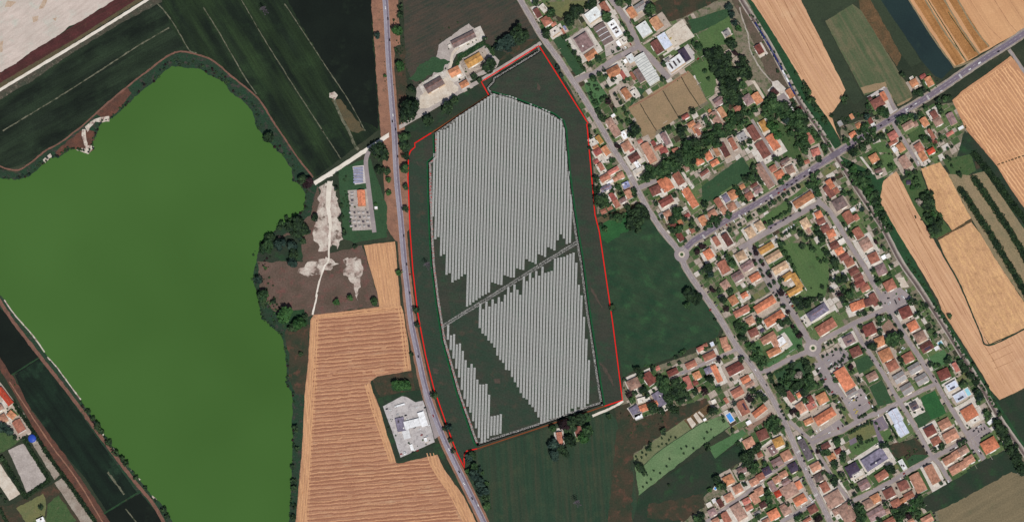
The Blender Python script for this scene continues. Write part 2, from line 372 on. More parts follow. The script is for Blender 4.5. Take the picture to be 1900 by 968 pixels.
# lake
LAKE = [(329,123),(349,127),(367,127),(395,142),(415,152),(428,172),(451,187),(468,208),(476,235),(490,253),(508,273),(526,291),(541,313),(543,336),(558.5,344),(567,361),(564,389),(536,407),(510,427),
        (483,450),(476,483),(468,518),(478,546),(481,563),(485,589),(503,604),(523,622),(529,655),(532,682),(531,712),(543,728),(542,786),(543,832),(541,885),(538,938),(536,985),(330,985),(304,938),(281,918),(256,885),
        (225,847),(210,829),(190,801),(175,779),(159,756),(149,741),(137,724),(106,682),(83,655),(61,624),(30,589),(10,558),(-12,535),(-12,329),(0,331),(30,334),(56,327),(78,306),(96,293),(111,291),(129,277),
        (142,278),(164,285),(175,278),(172,263),(180,247),(187,229),(215,215),(240,190),(268,165),(286,152),(304,134),(318,124)]
field('lake_bank', [(304,109),(339,97),(368,102),(395,114),(430,142),(478,182),(518,242),(551,291),(583,330),(600,352),(596,400),(570,430),(590,470),(600,520),(585,575),(575,600),(572,690),(566,760),(560,830),(552,990),
       (300,990),(240,900),(190,830),(140,760),(100,700),(40,625),(-12,560),(-12,310),(30,322),(60,303),(100,270),(147,238),(190,200),(235,162)], 'lake_bank', Z1+0.02, 2)
field('rust_bank', mps('A1','700,830 930,640 960,680 900,780 830,850 760,880'), 'rust_bank', Z3, 2.5)
field('rust_bank', mps('A2','400,170 590,10 690,10 690,150 650,180 500,130 430,200'), 'rust_bank', Z3, 2)
struct(flat('lake', LAKE, 'green_water', Z4+0.02, None, 2.2, 3.0, 2.0), 'still algae green lake')
for q in (mps('A2','600,0 625,0 640,120 690,125 650,185 560,150 600,140 630,140 600,60'), mps('A1','620,930 700,870 800,850 800,890 740,900 700,890 640,968'), mps('A2','310,220 370,180 380,200 330,250')):
    field('bare_patch', q, 'bleached', Z4+0.06, 1.6)
struct(ribbon('path', [(-8,306),(30,316),(58,301),(84,280),(110,266),(147,238),(190,200),(235,162),(270,135),(304,109),(322,99),(339,96),(368,102),(395,113),(430,142),(478,182),(500,215),(518,242),(551,291),(581,329)], 3.0, 'brown_path', Z3+0.02, None, 1.2))
struct(ribbon('beach', [(8,556),(30,587),(61,622),(83,653)], 2.2, 'bleached', Z4+0.05, None, 1.2))
struct(ribbon('beach', [(88,662),(106,682),(137,724),(150,741)], 2.2, 'bleached', Z4+0.05, None, 1.2))
for q in ('690,230 705,232 700,245 692,243','748,310 765,325 757,335 748,322','820,420 840,432 832,440','960,585 972,600 962,600','1010,640 1032,655 1022,662','1115,770 1150,800 1140,808 1115,785'):
    field('bare_patch', mps('A4', q), 'bleached', Z4+0.07, 0.6)
# south-west
field('field', mps('A3','-20,340 60,420 290,690 330,760 150,830 80,850 -20,690'), 'black_crop', Z2, 1)
field('field', mps('A3','300,730 480,968')+mps('A4','700,330 1010,760 790,900 620,640 440,430 190,80')+mps('A3','110,850'), 'dark_crop_south', Z2, 1)
field('field', mps('A4','770,905 1030,755 1230,990 820,990'), 'black_crop', Z2, 1)
struct(ribbon('path', mps('A4','760,905 1030,740'), 3.0, 'scrub_green', Z3, None, 1)); struct(ribbon('path', mps('A3','85,850 300,715'), 2.4, 'scrub_green', Z3, None, 1))
struct(ribbon('path', mps('A4','920,870 1000,968'), 2, 'thin_path', Z3, None, 1)); struct(ribbon('path', mps('A4','790,600 910,765'), 4, 'thin_path', Z3, None, 2))
struct(ribbon('path', [(-8,546),(25,597),(83,672),(140,745),(180,800),(210,840),(250,893),(285,935),(312,985)], 6.5, 'brown_path', Z4+0.04, None, 1.6))
field('verge', mps('A3','-20,690 10,720 160,968')+mps('A4','230,150 480,480 810,968 700,980 400,560 90,0')+mps('A3','-20,780'), 'rust_bank', Z2, 1.5)
struct(ribbon('dirt_road', mps('A4','70,-60 200,140 380,410 560,650 760,980'), 2.2, 'dirt_shoulder', Z3, None, 1)); 
field('farmyard', mps('A4','-40,0 60,80 250,330 180,330 60,330 -40,480'), 'beige_yard', Z2, 1)
field('farmyard', mps('A4','-30,300 80,290 150,370 30,450 -30,470'), 'yard_dark', Z3, 1)
field('paddock', mps('A4','60,440 170,390 345,660 200,755'), 'gravel_yard', Z3, 1)
field('paddock', mps('A4','-30,500 150,760 70,810 -30,660'), 'beige_yard', Z3, 1)
field('paddock', mps('A4','235,390 280,370 440,620 400,660'), 'road_shoulder', Z3, 1)
field('paddock', mps('A4','200,790 400,680 460,640 700,980 -30,980 -30,840 60,850'), 'rusty_meadow', Z2+0.01, 1)
field('paddock', mps('A4','120,860 320,760 340,830 330,920 200,985'), 'olive_grass', Z3+0.01, 2); field('paddock', mps('A4','350,830 430,770 560,960 330,990'), 'yard_dark', Z3, 3)
field('paddock', mps('A4','400,680 460,640 690,980 600,980'), 'road_shoulder', Z3, 1)
# scrub between lake and road, wheat
field('scrubland', [(590,345),(610,470),(672,455),(682,485),(700,543),(704,567),(581,584),(545,600),(505,575),(482,540),(478,480),(500,450),(545,425),(575,400)], 'scrub_brown', Z2, 2.5)
field('bare_ground', mps('B2','470,420 560,370 600,520 610,680 640,800 600,860 560,850 480,900 420,780 450,600'), 'scrub_white', Z3, 7)
field('bare_ground', mps('B3','310,100 380,20 520,0 610,40 560,70 400,130'), 'scrub_white', Z3, 6); field('bare_ground', mps('B3','640,0 770,0 780,120 740,300 700,160 650,110'), 'scrub_white', Z3, 6)
field('scrubland', [(540,590),(575,590),(571,690),(566,735),(548,728),(535,700),(536,655),(528,620)], 'rusty_meadow', Z2, 2)
field('bush_ground', mps('B3','180,380 350,370 390,480 270,520 200,510'), 'scrub_green', Z3, 3); field('bush_ground', mps('B2','20,860 240,780 330,760 340,968 0,968'), 'dark_meadow', Z3, 3)
struct(ribbon('dirt_track', mps('B2','540,380 530,560 545,700 535,860 530,968')+mps('B3','500,60 450,220 440,300 415,410'), (lambda t: 3.2+7*max(0.0, 1-t*2.6)), 'white_track', Z4, None, 2.0))
WEST = [(675,455),(733,448),(736,480),(743,566),(749,581),(758,642),(763,687),(700,698),(688,706),(686,722),(694,730),(704,756),(736,861),(809,838),(824,870),(860,920),(892,985),(547,985),(561,824),(566,723),(571,682),(576,594),(582,584),(704,569),(700,543),(683,485)]
field('wheat_field', WEST[5:-3]+[(582,584),(704,569),(743,566),(749,581)], 'wheat_west', Z2, 0.8)
field('wheat_field', [(675,455),(733,448),(736,480),(743,567),(704,570),(700,543),(683,485)], 'wheat_west_north', Z2+0.02, 0.8)
field('verge', [(690,700),(765,688),(772,740),(708,740),(697,722)], 'rusty_meadow', Z2, 1.5); field('bush_ground', mps('B3','990,930 1120,880 1140,968 1000,968'), 'scrub_green', Z3, 3)
# west road strip and meadows north
field('verge', [(688,-6),(738,-6),(750,240),(762,420),(744,450),(733,446),(716,420),(712,330),(705,230)], 'dirt_shoulder', Z2-0.01, 1.5)
field('field', [(748,-6),(965,-6),(1000,66),(955,108),(915,85),(850,70),(800,150),(770,165),(752,120)], 'field_meadow', Z2, 2)
field('bush_ground', mps('B1','1200,480 1290,420 1440,440 1360,520 1180,600 1120,580'), 'deep_grass', Z3, 4)
field('verge', mps('B1','1020,330 1090,330 1110,620 1050,960 1000,600'), 'rusty_meadow', Z3, 3)
field('verge', mps('B1','1780,450 1900,330 1990,300 2060,280 2010,330 1896,400'), 'rusty_meadow', Z3, 2)
field('farmyard', mps('B1','1340,330 1560,170 1620,230 1480,370 1420,500 1500,480 1480,400 1660,310 1720,380 1780,450 1760,500 1560,600 1480,690 1340,780 1220,850 1160,820 1180,640 1300,550'), 'gravel_yard', Z3, 2)
field('farmyard', mps('B1','1400,560 1480,640 1490,690 1300,790 1200,800 1200,700'), 'beige_yard', Z3+0.03, 2)
field('hedge_ground', mps('B1','1480,400 1660,300 1690,330 1500,440 1470,490'), 'scrub_green', Z4, 2)
field('verge', mps('B1','1060,968 1480,700 1620,620 1700,690 1340,900 1290,968'), 'dark_meadow', Z2, 2)
struct(ribbon('dirt_road', [(583,340),(622,316),(680,278),(722,250),(738,242)], 7.5, 'white_track', Z4, None, 1)); struct(ribbon('dirt_road', mps('B2','430,400 500,350 560,330'), 6, 'white_track', Z4+0.01, None, 1))
struct(ribbon('farm_road', [(735,240),(752,230),(800,202),(860,167),(898,146),(940,120),(985,92),(1004,80)], 7.0, 'gravel_yard', Z4+0.02, None, 0.8))
struct(ribbon('farm_lane', mps('B1','1400,540 1430,470 1440,400 1480,350'), 5, 'beige_yard', Z4, None, 1))
field('substation_ground', mps('B2','600,300 830,200 960,560 960,790 720,830 640,800'), 'deep_grass', Z2, 1.5)
field('substation_yard', mps('B2','672,448 812,436 852,735 706,742'), 'gravel_yard', Z3+0.04, 0.3); field('substation_yard', mps('B2','708,272 800,262 806,394 724,406'), 'concrete_yard', Z3+0.05, 0.3); struct(ribbon('service_lane', mps('B2','850,130 815,190 806,260 826,430 845,580 868,755'), 8, 'asphalt', Z4+0.05, None, 0.3))
# the solar site
SITE = [(1000,85),(1091,229),(1090,240),(1104,398),(1112,430),(1118,470),(1137,600),(1155,742),(885,832),(866,836),(861,843),(862,868),(848,840),(833,800),(805,720),(790,660),(775,580),(766,500),(761,430),(757,330),(758,290),(762,280),(770,273),(769,266),(800,247),(907,177),(893,152)]
field('solar_site', SITE, 'solar_soil', Z2, 0)
field('solar_site_ground', [(758,300),(800,300),(800,480),(820,600),(838,680),(885,828),(866,836),(848,840),(805,720),(775,580),(762,430)], 'solar_soil_green', Z3, 2)
field('solar_site_ground', [(830,560),(885,560),(905,610),(1000,780),(935,800),(925,760),(905,715),(860,640),(840,600)], 'solar_soil_green', Z3, 4)
for q in ('1145,165 1190,260 1205,280 1160,200',): field('worn_patch', mps('B2', q), 'worn_soil', Z4, 2)
for q in ('640,750 690,800 750,920 740,930 680,830','570,190 590,220 670,365 655,360 580,240'): field('worn_patch', mps('C3', q), 'worn_soil', Z4, 2)
field('worn_patch', mps('C1','180,600 210,640 205,670 185,650'), 'worn_soil', Z4, 2)
field('worn_patch', mps('B3','1740,880 1790,880 1790,915 1750,910'), 'worn_soil', Z4, 2); field('worn_patch', mps('B3','1300,800 1335,810 1330,845 1305,840'), 'worn_soil', Z4, 2)
# east of the site
field('meadow', [(1107,398),(1160,380),(1195,375),(1225,420),(1250,458),(1290,525),(1342,600),(1330,625),(1240,665),(1170,690),(1156,700),(1138,600),(1118,470)], 'deep_meadow', Z2, 1)
field('meadow', mps('C2','640,700 960,530 1000,640 870,740 700,830 650,790'), 'bright_grass', Z3, 4)
field('verge', mps('C2','620,650 940,530 960,545 640,700'), 'olive_verge', Z3+0.02, 1)
field('meadow', [(862,868),(870,842),(1125,757),(1145,780),(1165,800),(1175,850),(1185,985),(905,985),(880,925)], 'strip_meadow', Z2, 1)
field('meadow', mps('C4','750,130 860,90 900,210 780,280'), 'rusty_meadow', Z3, 1); field('meadow', mps('C4','770,290 880,220 1430,60 1440,110 1260,220 890,470 880,968 700,985'), 'rusty_meadow', Z3, 3)
struct(ribbon('dirt_road', mps('C4','590,190 700,145 770,110 815,80'), 4.5, 'white_track', Z4, None, 0.8))
field('lawn', mps('C4','890,480 1260,220 1310,290 1400,230 1420,230 1550,180 1600,270 1400,400 1150,600 930,770'), 'pale_lawn', Z3+0.03, 1.2)
field('orchard_ground', mps('C4','890,480 1260,222 1308,290 1180,375 1060,460 960,560 915,600'), 'orchard_soil', Z3+0.06, 1); struct(ribbon('ditch', mps('C4','930,580 960,558 1060,462 1180,378 1310,292 1420,225 1470,190'), 1.3, 'dark_meadow', Z4+0.06, None, 0.6)); struct(ribbon('ditch', mps('C4','1400,405 1480,350 1600,265'), 1.6, 'dark_meadow', Z4+0.06, None, 0.8))
field('lawn', mps('C4','1440,420 1690,290 1720,320 1490,500'), 'green_lawn', Z3+0.05, 1)
field('meadow', mps('C4','930,770 1440,430 1490,500 1690,380 1690,520 1540,600 1300,930 1200,985 880,985'), 'dark_meadow', Z2+0.02, 1.5)
field('meadow', mps('C4','1000,840 1400,760 1420,850 1250,960 1000,930'), 'rusty_meadow', Z3, 5)
field('kitchen_garden', mps('C4','1260,220 1440,100 1470,140 1310,290'), 'crop_scrub', Z4, 1)
for q in ('1280,215 1310,200 1350,250 1320,280','1330,185 1350,165 1400,230 1370,245','1360,165 1375,155 1410,190 1400,200'): field('vegetable_bed', mps('C4', q), 'beige_yard', Z4+0.04, 0.5)
# town base
TOWN = [(966,-6),(1392,-6),(1475,140),(1560,290),(1690,505),(1830,720),(1905,835),(1905,985),(1230,985),(1300,925),(1330,900),(1372,855),(1370,820),(1340,795),(1230,840),(1170,850),(1150,770),(1157,700),(1330,640),(1345,610),(1262,478),(1195,378),(1108,398),(1094,232)]
field('town_ground', TOWN, 'town_soil', Z1-0.03, 1)
field('town_ground', [(1560,235),(1625,215),(1770,190),(1795,245),(1780,300),(1700,320),(1640,330),(1620,345),(1560,290)], 'town_soil', Z1-0.03, 1)
TOWN2 = [(1570,245),(1625,220),(1770,192),(1790,240),(1775,290),(1700,318),(1640,328),(1575,300)]
LAWNS = []
for mt, t, q in (('olive_grass','C1','240,20 560,0 540,60 360,130 300,100'),('deep_grass','C1','290,280 420,260 540,520 470,560'),('rusty_meadow','C1','1010,30 1130,-20 1560,-20 1250,130 1110,180'),
    ('deep_grass','C1','1290,150 1600,60 1600,150 1330,250'),('park_lawn','C1','1340,270 1590,120 1640,300 1410,370'),('park_lawn','C1','1310,490 1430,440 1500,560 1480,700 1430,730'),
    ('garden_field','C1','850,790 1290,520 1330,560 1430,740 1330,800 1060,960 960,968'),('garden_field','C2','940,0 1070,-40 1050,60 1000,90 960,50'),('deep_grass','C1','920,640 980,660 860,790 880,700'),
    ('green_lawn','C1','530,620 600,560 700,700 600,830'),('deep_grass','C2','1390,420 1690,200 1760,320 1560,480 1400,540'),('park_lawn','g','480,880 1340,250 1370,290 1080,470 1110,580 750,790 610,760 480,960'),
    ('park_lawn','i','1150,60 1240,0 1620,30 1700,330 1690,480 1640,640 1330,640 1390,560 1290,340'),('green_lawn','l','380,620 250,380 560,240 850,100 880,380 500,640'),('deep_grass','l','540,680 860,540 1060,860 900,968 640,968'),
    ('olive_grass','l','930,510 1040,550 1000,590 940,570'),('deep_grass','m','30,690 210,610 270,740 90,850'),('green_lawn','m','890,650 1080,560 1200,700 960,800'),('bright_grass','o','870,300 1040,210 1190,500 990,560 930,450'),
    ('deep_grass','o','790,520 950,440 1000,560 860,680'),('olive_grass','o','20,690 310,570 380,720 70,860'),('park_lawn','o','20,860 400,740 420,850 180,968 80,968'),('deep_grass','o','270,170 420,90 550,360 380,400'),
    ('park_lawn','o','400,720 500,660 560,780 470,830'),('rusty_meadow','o','500,850 820,770 1000,968 560,968'),('deep_grass','q','470,80 850,20 990,180 700,350 560,280'),('rusty_meadow','q','520,160 700,80 830,130 700,260 600,220'),
    ('yard_dark','d','880,420 1100,540 1180,700 1250,880 1060,960 960,680'),('olive_grass','o','0,460 110,620 0,640'),('yard_dark','e','570,720 720,660 850,780 840,860 640,850'),('park_lawn','e','160,880 330,830 400,968 200,968'),
    ('yard_dark','h','1000,100 1340,40 1400,230 1150,390 1080,230'),('rusty_meadow','h','1380,130 1430,120 1470,190 1400,220'),('park_lawn','h','260,60 400,0 480,200 420,240 350,300 230,420 120,420 200,300'),
    ('olive_grass','g','1480,130 1600,30 1660,90 1520,170'),('beige_yard','j','1040,540 1120,530 1180,640 1080,660')):
    LAWNS.append(mps(t, q)); field('lawn' if 'lawn' in mt or 'grass' in mt else 'garden_ground', mps(t, q), mt, Z2, 1.2)
for q in ('1105,665 1150,740 1215,850','940,760 990,850 1060,960','1240,565 1300,670 1385,795'): struct(ribbon('field_margin', mps('C1', q), 1.6, 'rusty_meadow', 0.12, None, 0.8))
struct(ribbon('field_margin', mps('C1','860,790 1060,680 1290,530'), 2.4, 'dirt_shoulder', 0.12, None, 1)); LAWNS.append(mps('C1','1560,-30 1700,-30 1900,400 1896,960 1760,640 1560,280'))
PLOTS = [(975,-6),(1250,-6),(1330,60),(1390,130),(1440,180),(1500,230),(1545,290),(1680,510),(1820,720),(1880,815),(1850,845),(1765,889),(1718,913),(1722,985),(1290,985),(1330,935),(1372,870),(1375,830),(1350,800),(1320,760),(1240,745),(1180,770),(1160,740),(1160,712),(1330,650),(1350,612),(1270,485),(1200,375),(1112,395),(1098,240)]
# fields in the east
field('verge', [(1382,-6),(1395,-6),(1475,125),(1505,178),(1545,235),(1562,270),(1549,282),(1500,205),(1450,115)], 'rail_bank', Z2, 1)
field('wheat_field', [(1390,-6),(1483,-6),(1521,71),(1569,167),(1557,192),(1541,212),(1552,243),(1560,260),(1534,216),(1503,177),(1471,121),(1420,38)], 'wheat_east', Z2, 1)
field('field', [(1483,-6),(1600,-6),(1582,8),(1531,40),(1602,182),(1585,196),(1569,170),(1521,71)], 'crop_gray_green', Z2-0.02, 0.6)
field('field', [(1531,40),(1582,8),(1598,20),(1670,137),(1688,162),(1693,180),(1666,195),(1643,162),(1604,178)], 'crop_pale_green', Z2, 0.8)
field('bare_patch', mps('D1','720,690 700,640 880,600 890,640 960,770 1080,710 1060,740 970,780 870,650'), 'garden_field', Z3, 2)
field('scrub_strip', [(1592,-6),(1612,-6),(1673,104),(1664,124),(1597,22)], 'crop_scrub', Z2, 1.5)
field('field', [(1610,-6),(1632,-6),(1710,115),(1690,125),(1673,104)], 'crop_gray_green', Z2-0.01, 1)
field('field', [(1630,-6),(1683,-6),(1769,124),(1747,147),(1735,142),(1713,117)], 'crop_teal', Z2, 0.8)
field('wheat_field', [(1683,-6),(1905,-6),(1905,52),(1775,125),(1769,124)], 'wheat_far', Z2, 0.8)
for q in ('1075,-20 1150,-20 1455,450 1400,485','1195,-20 1290,-20 1565,400 1490,440','1330,-20 1400,-20 1635,345 1580,380'): field('wheat_strip', mps('D1', q), 'gold_strip', Z3, 0.6)
for q in ('1040,-20 1230,280 1385,490','1160,-20 1310,230 1475,450','1300,-20 1430,200 1570,400','1400,-20 1520,190 1640,345'): struct(ribbon('field_margin', mps('D1', q), 3.0, 'tan_meadow', Z4, None, 1))
struct(ribbon('field_margin', mps('D1','1190,0 1330,220 1460,430'), 1.6, 'scrub_green', Z4+0.02, None, 0.6)); struct(ribbon('field_margin', mps('D1','1340,90 1440,240 1540,380'), 1.4, 'scrub_green', Z4+0.02, None, 0.6))
struct(ribbon('field_margin', mps('D1','1380,495 1560,430 1750,320 1905,215'), 3.5, 'tan_meadow', Z4+0.02, None, 1))
EAST = [(1767,187),(1785,169),(1830,138),(1876,104),(1905,140),(1905,392),(1875,350),(1850,308),(1792,240)]
field('wheat_field', EAST, 'wheat_rows', Z2, 0.8)
struct(ribbon('field_margin', mps('D2','1700,260 1800,225 1900,190'), 2.6, 'crop_scrub', Z3, None, 1))
W3 = [(1663,318),(1673,336),(1701,392),(1734,447),(1757,482),(1800,570),(1825,622),(1835,640),(1905,610),(1905,716),(1888,726),(1855,741),(1838,723),(1825,698),(1787,637),(1747,574),(1741,556),(1696,480),(1660,425),(1633,374),(1627,346),(1648,329)]
field('wheat_field', W3, 'wheat_east', Z2, 1)
field('wheat_field', [(1741,445),(1802,412),(1825,442),(1850,485),(1905,568),(1905,608),(1836,638),(1817,611),(1782,530),(1757,485)], 'wheat_ragged', Z2+0.01, 1)
field('wheat_field', [(1709,313),(1744,301),(1759,323),(1802,405),(1767,427),(1736,387)], 'wheat_ragged', Z2+0.01, 1)
struct(ribbon('field_margin', [(1735,446),(1760,490),(1782,530),(1817,612),(1835,640),(1905,608)], 3.0, 'dark_meadow', Z3, None, 1)); struct(ribbon('field_margin', [(1739,443),(1765,430),(1804,408)], 2.2, 'crop_scrub', Z3, None, 0.8))
field('verge', [(1549,292),(1560,290),(1640,330),(1632,374),(1696,482),(1745,575),(1840,728),(1905,830),(1893,836),(1800,690),(1700,520),(1600,360)], 'rail_bank', Z2-0.01, 1)
field('garden_ground', [(1673,336),(1706,315),(1736,390),(1765,428),(1738,444),(1701,392)], 'yard_dark', Z2, 1)
field('meadow', [(1759,323),(1800,325),(1826,318),(1905,432),(1905,566),(1850,485),(1802,405)], 'tan_meadow', Z2, 1)
field('meadow', [(1790,242),(1850,310),(1905,394),(1905,432),(1826,318),(1800,325),(1770,310)], 'dark_meadow', Z2, 1)
field('field', [(1842,732),(1858,742),(1905,722),(1905,835)], 'dark_meadow', Z2, 1)
field('field', mps('D4','1110,830 1350,650 1620,500 1760,440 1860,600 1500,780 1260,890 1200,900'), 'dark_meadow', Z2, 2)
field('field', mps('D4','1260,890 1500,770 1800,600 1920,640 1920,1000 1290,1000'), 'fallow_tan', Z3, 2)
for q in ([(578,590),(594,588),(590,690),(584,780),(578,860),(572,980),(550,980),(560,850),(566,723),(572,680)],[(738,570),(748,580),(758,640),(763,685),(748,690),(745,640)],[(684,708),(692,730),(704,756),(735,858),(722,858),(690,760),(678,720)],[(792,844),(808,839),(824,870),(860,920),(890,980),(868,980),(840,925),(808,880)],[(584,585),(744,567),(748,578),(586,594)]):
    field('headland', q, 'wheat_west_north', Z2+0.045, 1.5)
for t_, q_, w_ in (('b','850,0 960,200 1080,430 1170,610',1.1),('b','1040,0 1150,230 1280,460 1395,690',1.1),('b','950,0 1080,260 1240,560',0.7),('b','720,40 900,330 1100,650 1250,880',0.7),('b','1150,20 1330,350 1520,720',0.7),('b','1150,620 1330,960',0.8),
    ('h','350,420 480,640 640,968',0.8),('h','450,300 560,560 760,968',1.0),('h','540,560 700,860 740,968',0.9),('h','330,620 500,968',0.7),('j','1180,60 1400,460 1640,968',0.9),('j','1300,60 1500,430 1800,968',0.9),('j','1100,40 1300,330 1480,640',0.7),
    ('m','1280,20 1450,350 1640,640 1800,968',0.8),('m','1180,130 1380,500 1600,850',0.7),('m','1600,620 1898,480',0.8),('m','1640,700 1898,580',0.8),('m','1680,780 1898,690',0.8),('D1','1680,0 1780,160 1850,240',0.9),('D1','1500,0 1620,180 1730,290',0.7),('D1','1790,0 1890,150',0.8)):
    struct(ribbon('tractor_line', mps(t_, q_), w_, 'tractor_line', Z3+0.02, None, 0.5))
# straw swaths: low ridges of cut straw
def swaths(poly, ang, pitch, w, seed, wob=2.1, mat='straw', keep=1.0, top=0.36, shift=0.0):
    vs, fs = [], []
    cx = sum(p[0] for p in poly)/len(poly); cy = sum(p[1] for p in poly)/len(poly)
    rad = max(math.dist((cx, cy), p) for p in poly); d = (math.cos(math.radians(ang)), math.sin(math.radians(ang))); nrm = (-d[1], d[0])
    rr = random.Random(seed); k = -rad+shift
    while k < rad:
        run = []; ww = w*rr.uniform(0.7, 1.25); t = -rad; ph = rr.uniform(0, 50)
        while t < rad:
            x = cx+d[0]*t+nrm[0]*k; y = cy+d[1]*t+nrm[1]*k
            o = wob*noise.noise((t*0.03, k*0.05, ph))+wob*0.5*noise.noise((t*0.15, k*0.1, ph+3)); x += nrm[0]*o; y += nrm[1]*o
            if inside((x, y), poly) and noise.noise((x*0.05, y*0.05, seed)) < keep-0.45: run.append((x, y))
            else:
                if len(run) > 3:
                    v, f = ribbon_geo(run, ww, Z3, 0.7, seed, top); b = len(vs); vs += v; fs += [tuple(b+i for i in q) for q in f]
                run = []
            t += 3.0
        if len(run) > 3:
            v, f = ribbon_geo(run, ww, Z3, 0.7, seed, top); b = len(vs); vs += v; fs += [tuple(b+i for i in q) for q in f]
        k += pitch*rr.uniform(0.85, 1.15)
    o = obj('straw_swaths', vs, fs, mat); return o
def lines_swath(lines, w, seed, mat='straw_edge'):
    vs, fs = [], []
    for k, ln in enumerate(lines):
        v, f = ribbon_geo(resample(cr(ln), 3.0), w, Z4, 0.7, seed+k*2, 0.4); b = len(vs); vs += v; fs += [tuple(b+i for i in q) for q in f]
    return obj('straw_swaths', vs, fs, mat)
MAIN = [(586,588),(746,570),(752,600),(756,640),(758,682),(700,694),(680,710),(690,740),(700,780),(728,858),(798,851),(808,880),(838,925),(864,985),(566,985),(574,860),(578,740),(584,640)]
tag(swaths(MAIN, -5, 7.4, 2.8, 3, mat='stubble_dark', keep=0.98, top=0.2, shift=3.4), 'dark stubble bands across the western wheat field', kind='stuff')
tag(swaths(MAIN, -5, 7.4, 1.6, 3, keep=1.15), 'long pale straw rows across the western wheat field', kind='stuff')
tag(swaths([(677,458),(731,451),(734,480),(741,564),(706,566),(702,543),(686,485)], 82, 5.5, 1.6, 5, mat='straw_edge', keep=1.2), 'upright straw rows in the narrow northern wheat strip', kind='stuff')
head = [[(578+x0, 592), (573+x0, 690), (567+x0, 780), (562+x0, 860), (556+x0, 940), (552+x0, 980)] for x0 in (3, 7.5, 12)]
head += [[(743+x, 572),(748+x, 600),(752+x, 640),(757+x, 684)] for x in (-4, 1)]+[[(686+x, 712),(693+x, 738),(704+x, 775),(722+x, 825),(732+x, 855)] for x in (1,-4,-9)]
head += [[(806+x,840),(816+x,868),(842+x,905),(866+x,950),(880+x,980)] for x in (-2,-8,-14)]+[[(590,588),(650,582),(742,571)],[(590,584.5),(650,578),(742,568)]]
tag(lines_swath(head, 1.8, 9), 'straw rows turned along the headlands of the western wheat field', kind='stuff')
tag(swaths([(1772,190),(1787,174),(1832,144),(1873,112),(1900,145),(1905,150),(1905,384),(1872,340),(1848,300),(1795,238)], 55, 6.2, 2.2, 11, mat='straw_light', keep=1.2), 'slanting straw rows in the big eastern wheat field', kind='stuff')
tag(lines_swath([[(1772,186),(1788,172),(1835,140),(1876,109)],[(1776,190),(1792,177),(1838,146),(1874,120)],[(1850,302),(1875,292),(1903,286)],[(1855,312),(1880,304),(1903,300)],[(1846,296),(1870,284),(1903,276)]], 1.8, 21), 'straw rows along the edges of the eastern wheat field', kind='stuff')
# ---------------------------------------------------------------- roads
ROADS = []
def road(name, pts, w, mat, z, shoulder=None, smooth=True, label=None):
    p = cr(pts) if smooth and len(pts) > 2 else list(pts)
    if shoulder: struct(ribbon('road_shoulder', pts, w+shoulder[0], shoulder[1], z-0.05, None, 1.2, smooth))
    o = struct(ribbon(name, pts, w, mat, z, None, 0.25, smooth), label); ROADS.append((p, w)); return o
R1 = [(714,-10),(717,30),(721,110),(727,190),(732,250),(736,330),(743,400),(750,482),(757,545),(763.5,600),(775,655),(789,718),(806.5,771),(827,822),(855,880),(877.5,925.5),(898,968),(905,985)]
r1 = road('main_road', R1, 10.5, 'asphalt_blue', 0.28, (9, 'dirt_shoulder'))
obj('wheel_track', *ribbon_geo(resample(cr([(x+2.6, y-0.4) for x, y in R1]), 5), 3.4, 0.33, 0.5), 'asphalt_violet', r1)
R4 = [(958,-10),(965,0),(985,33),(1004,66),(1036,109),(1056,140),(1077,172),(1112,230),(1140,280),(1168,323),(1193,371),(1223,420),(1254,458),(1262,470)]
R4b = [(1264,476),(1272,496),(1287,520),(1330,581),(1367,642),(1398,682),(1428,730),(1455,781),(1470,815),(1483,847),(1508,900),(1536,958),(1548,985)]
r4 = road('village_road', R4, 8.5, 'asphalt', 0.30, (3.5, 'road_shoulder')); r4b = road('village_road', R4b, 9, 'asphalt', 0.30, (4, 'road_shoulder'))
R5 = [(1268,466),(1285,448),(1304,436),(1350,408),(1428,364),(1490,325),(1549,287),(1613,246),(1680,205),(1740,168),(1810,120),(1870,82),(1915,52)]
r5 = road('state_road', R5, 10.5, 'asphalt_violet', 0.32, (6, 'road_shoulder'))
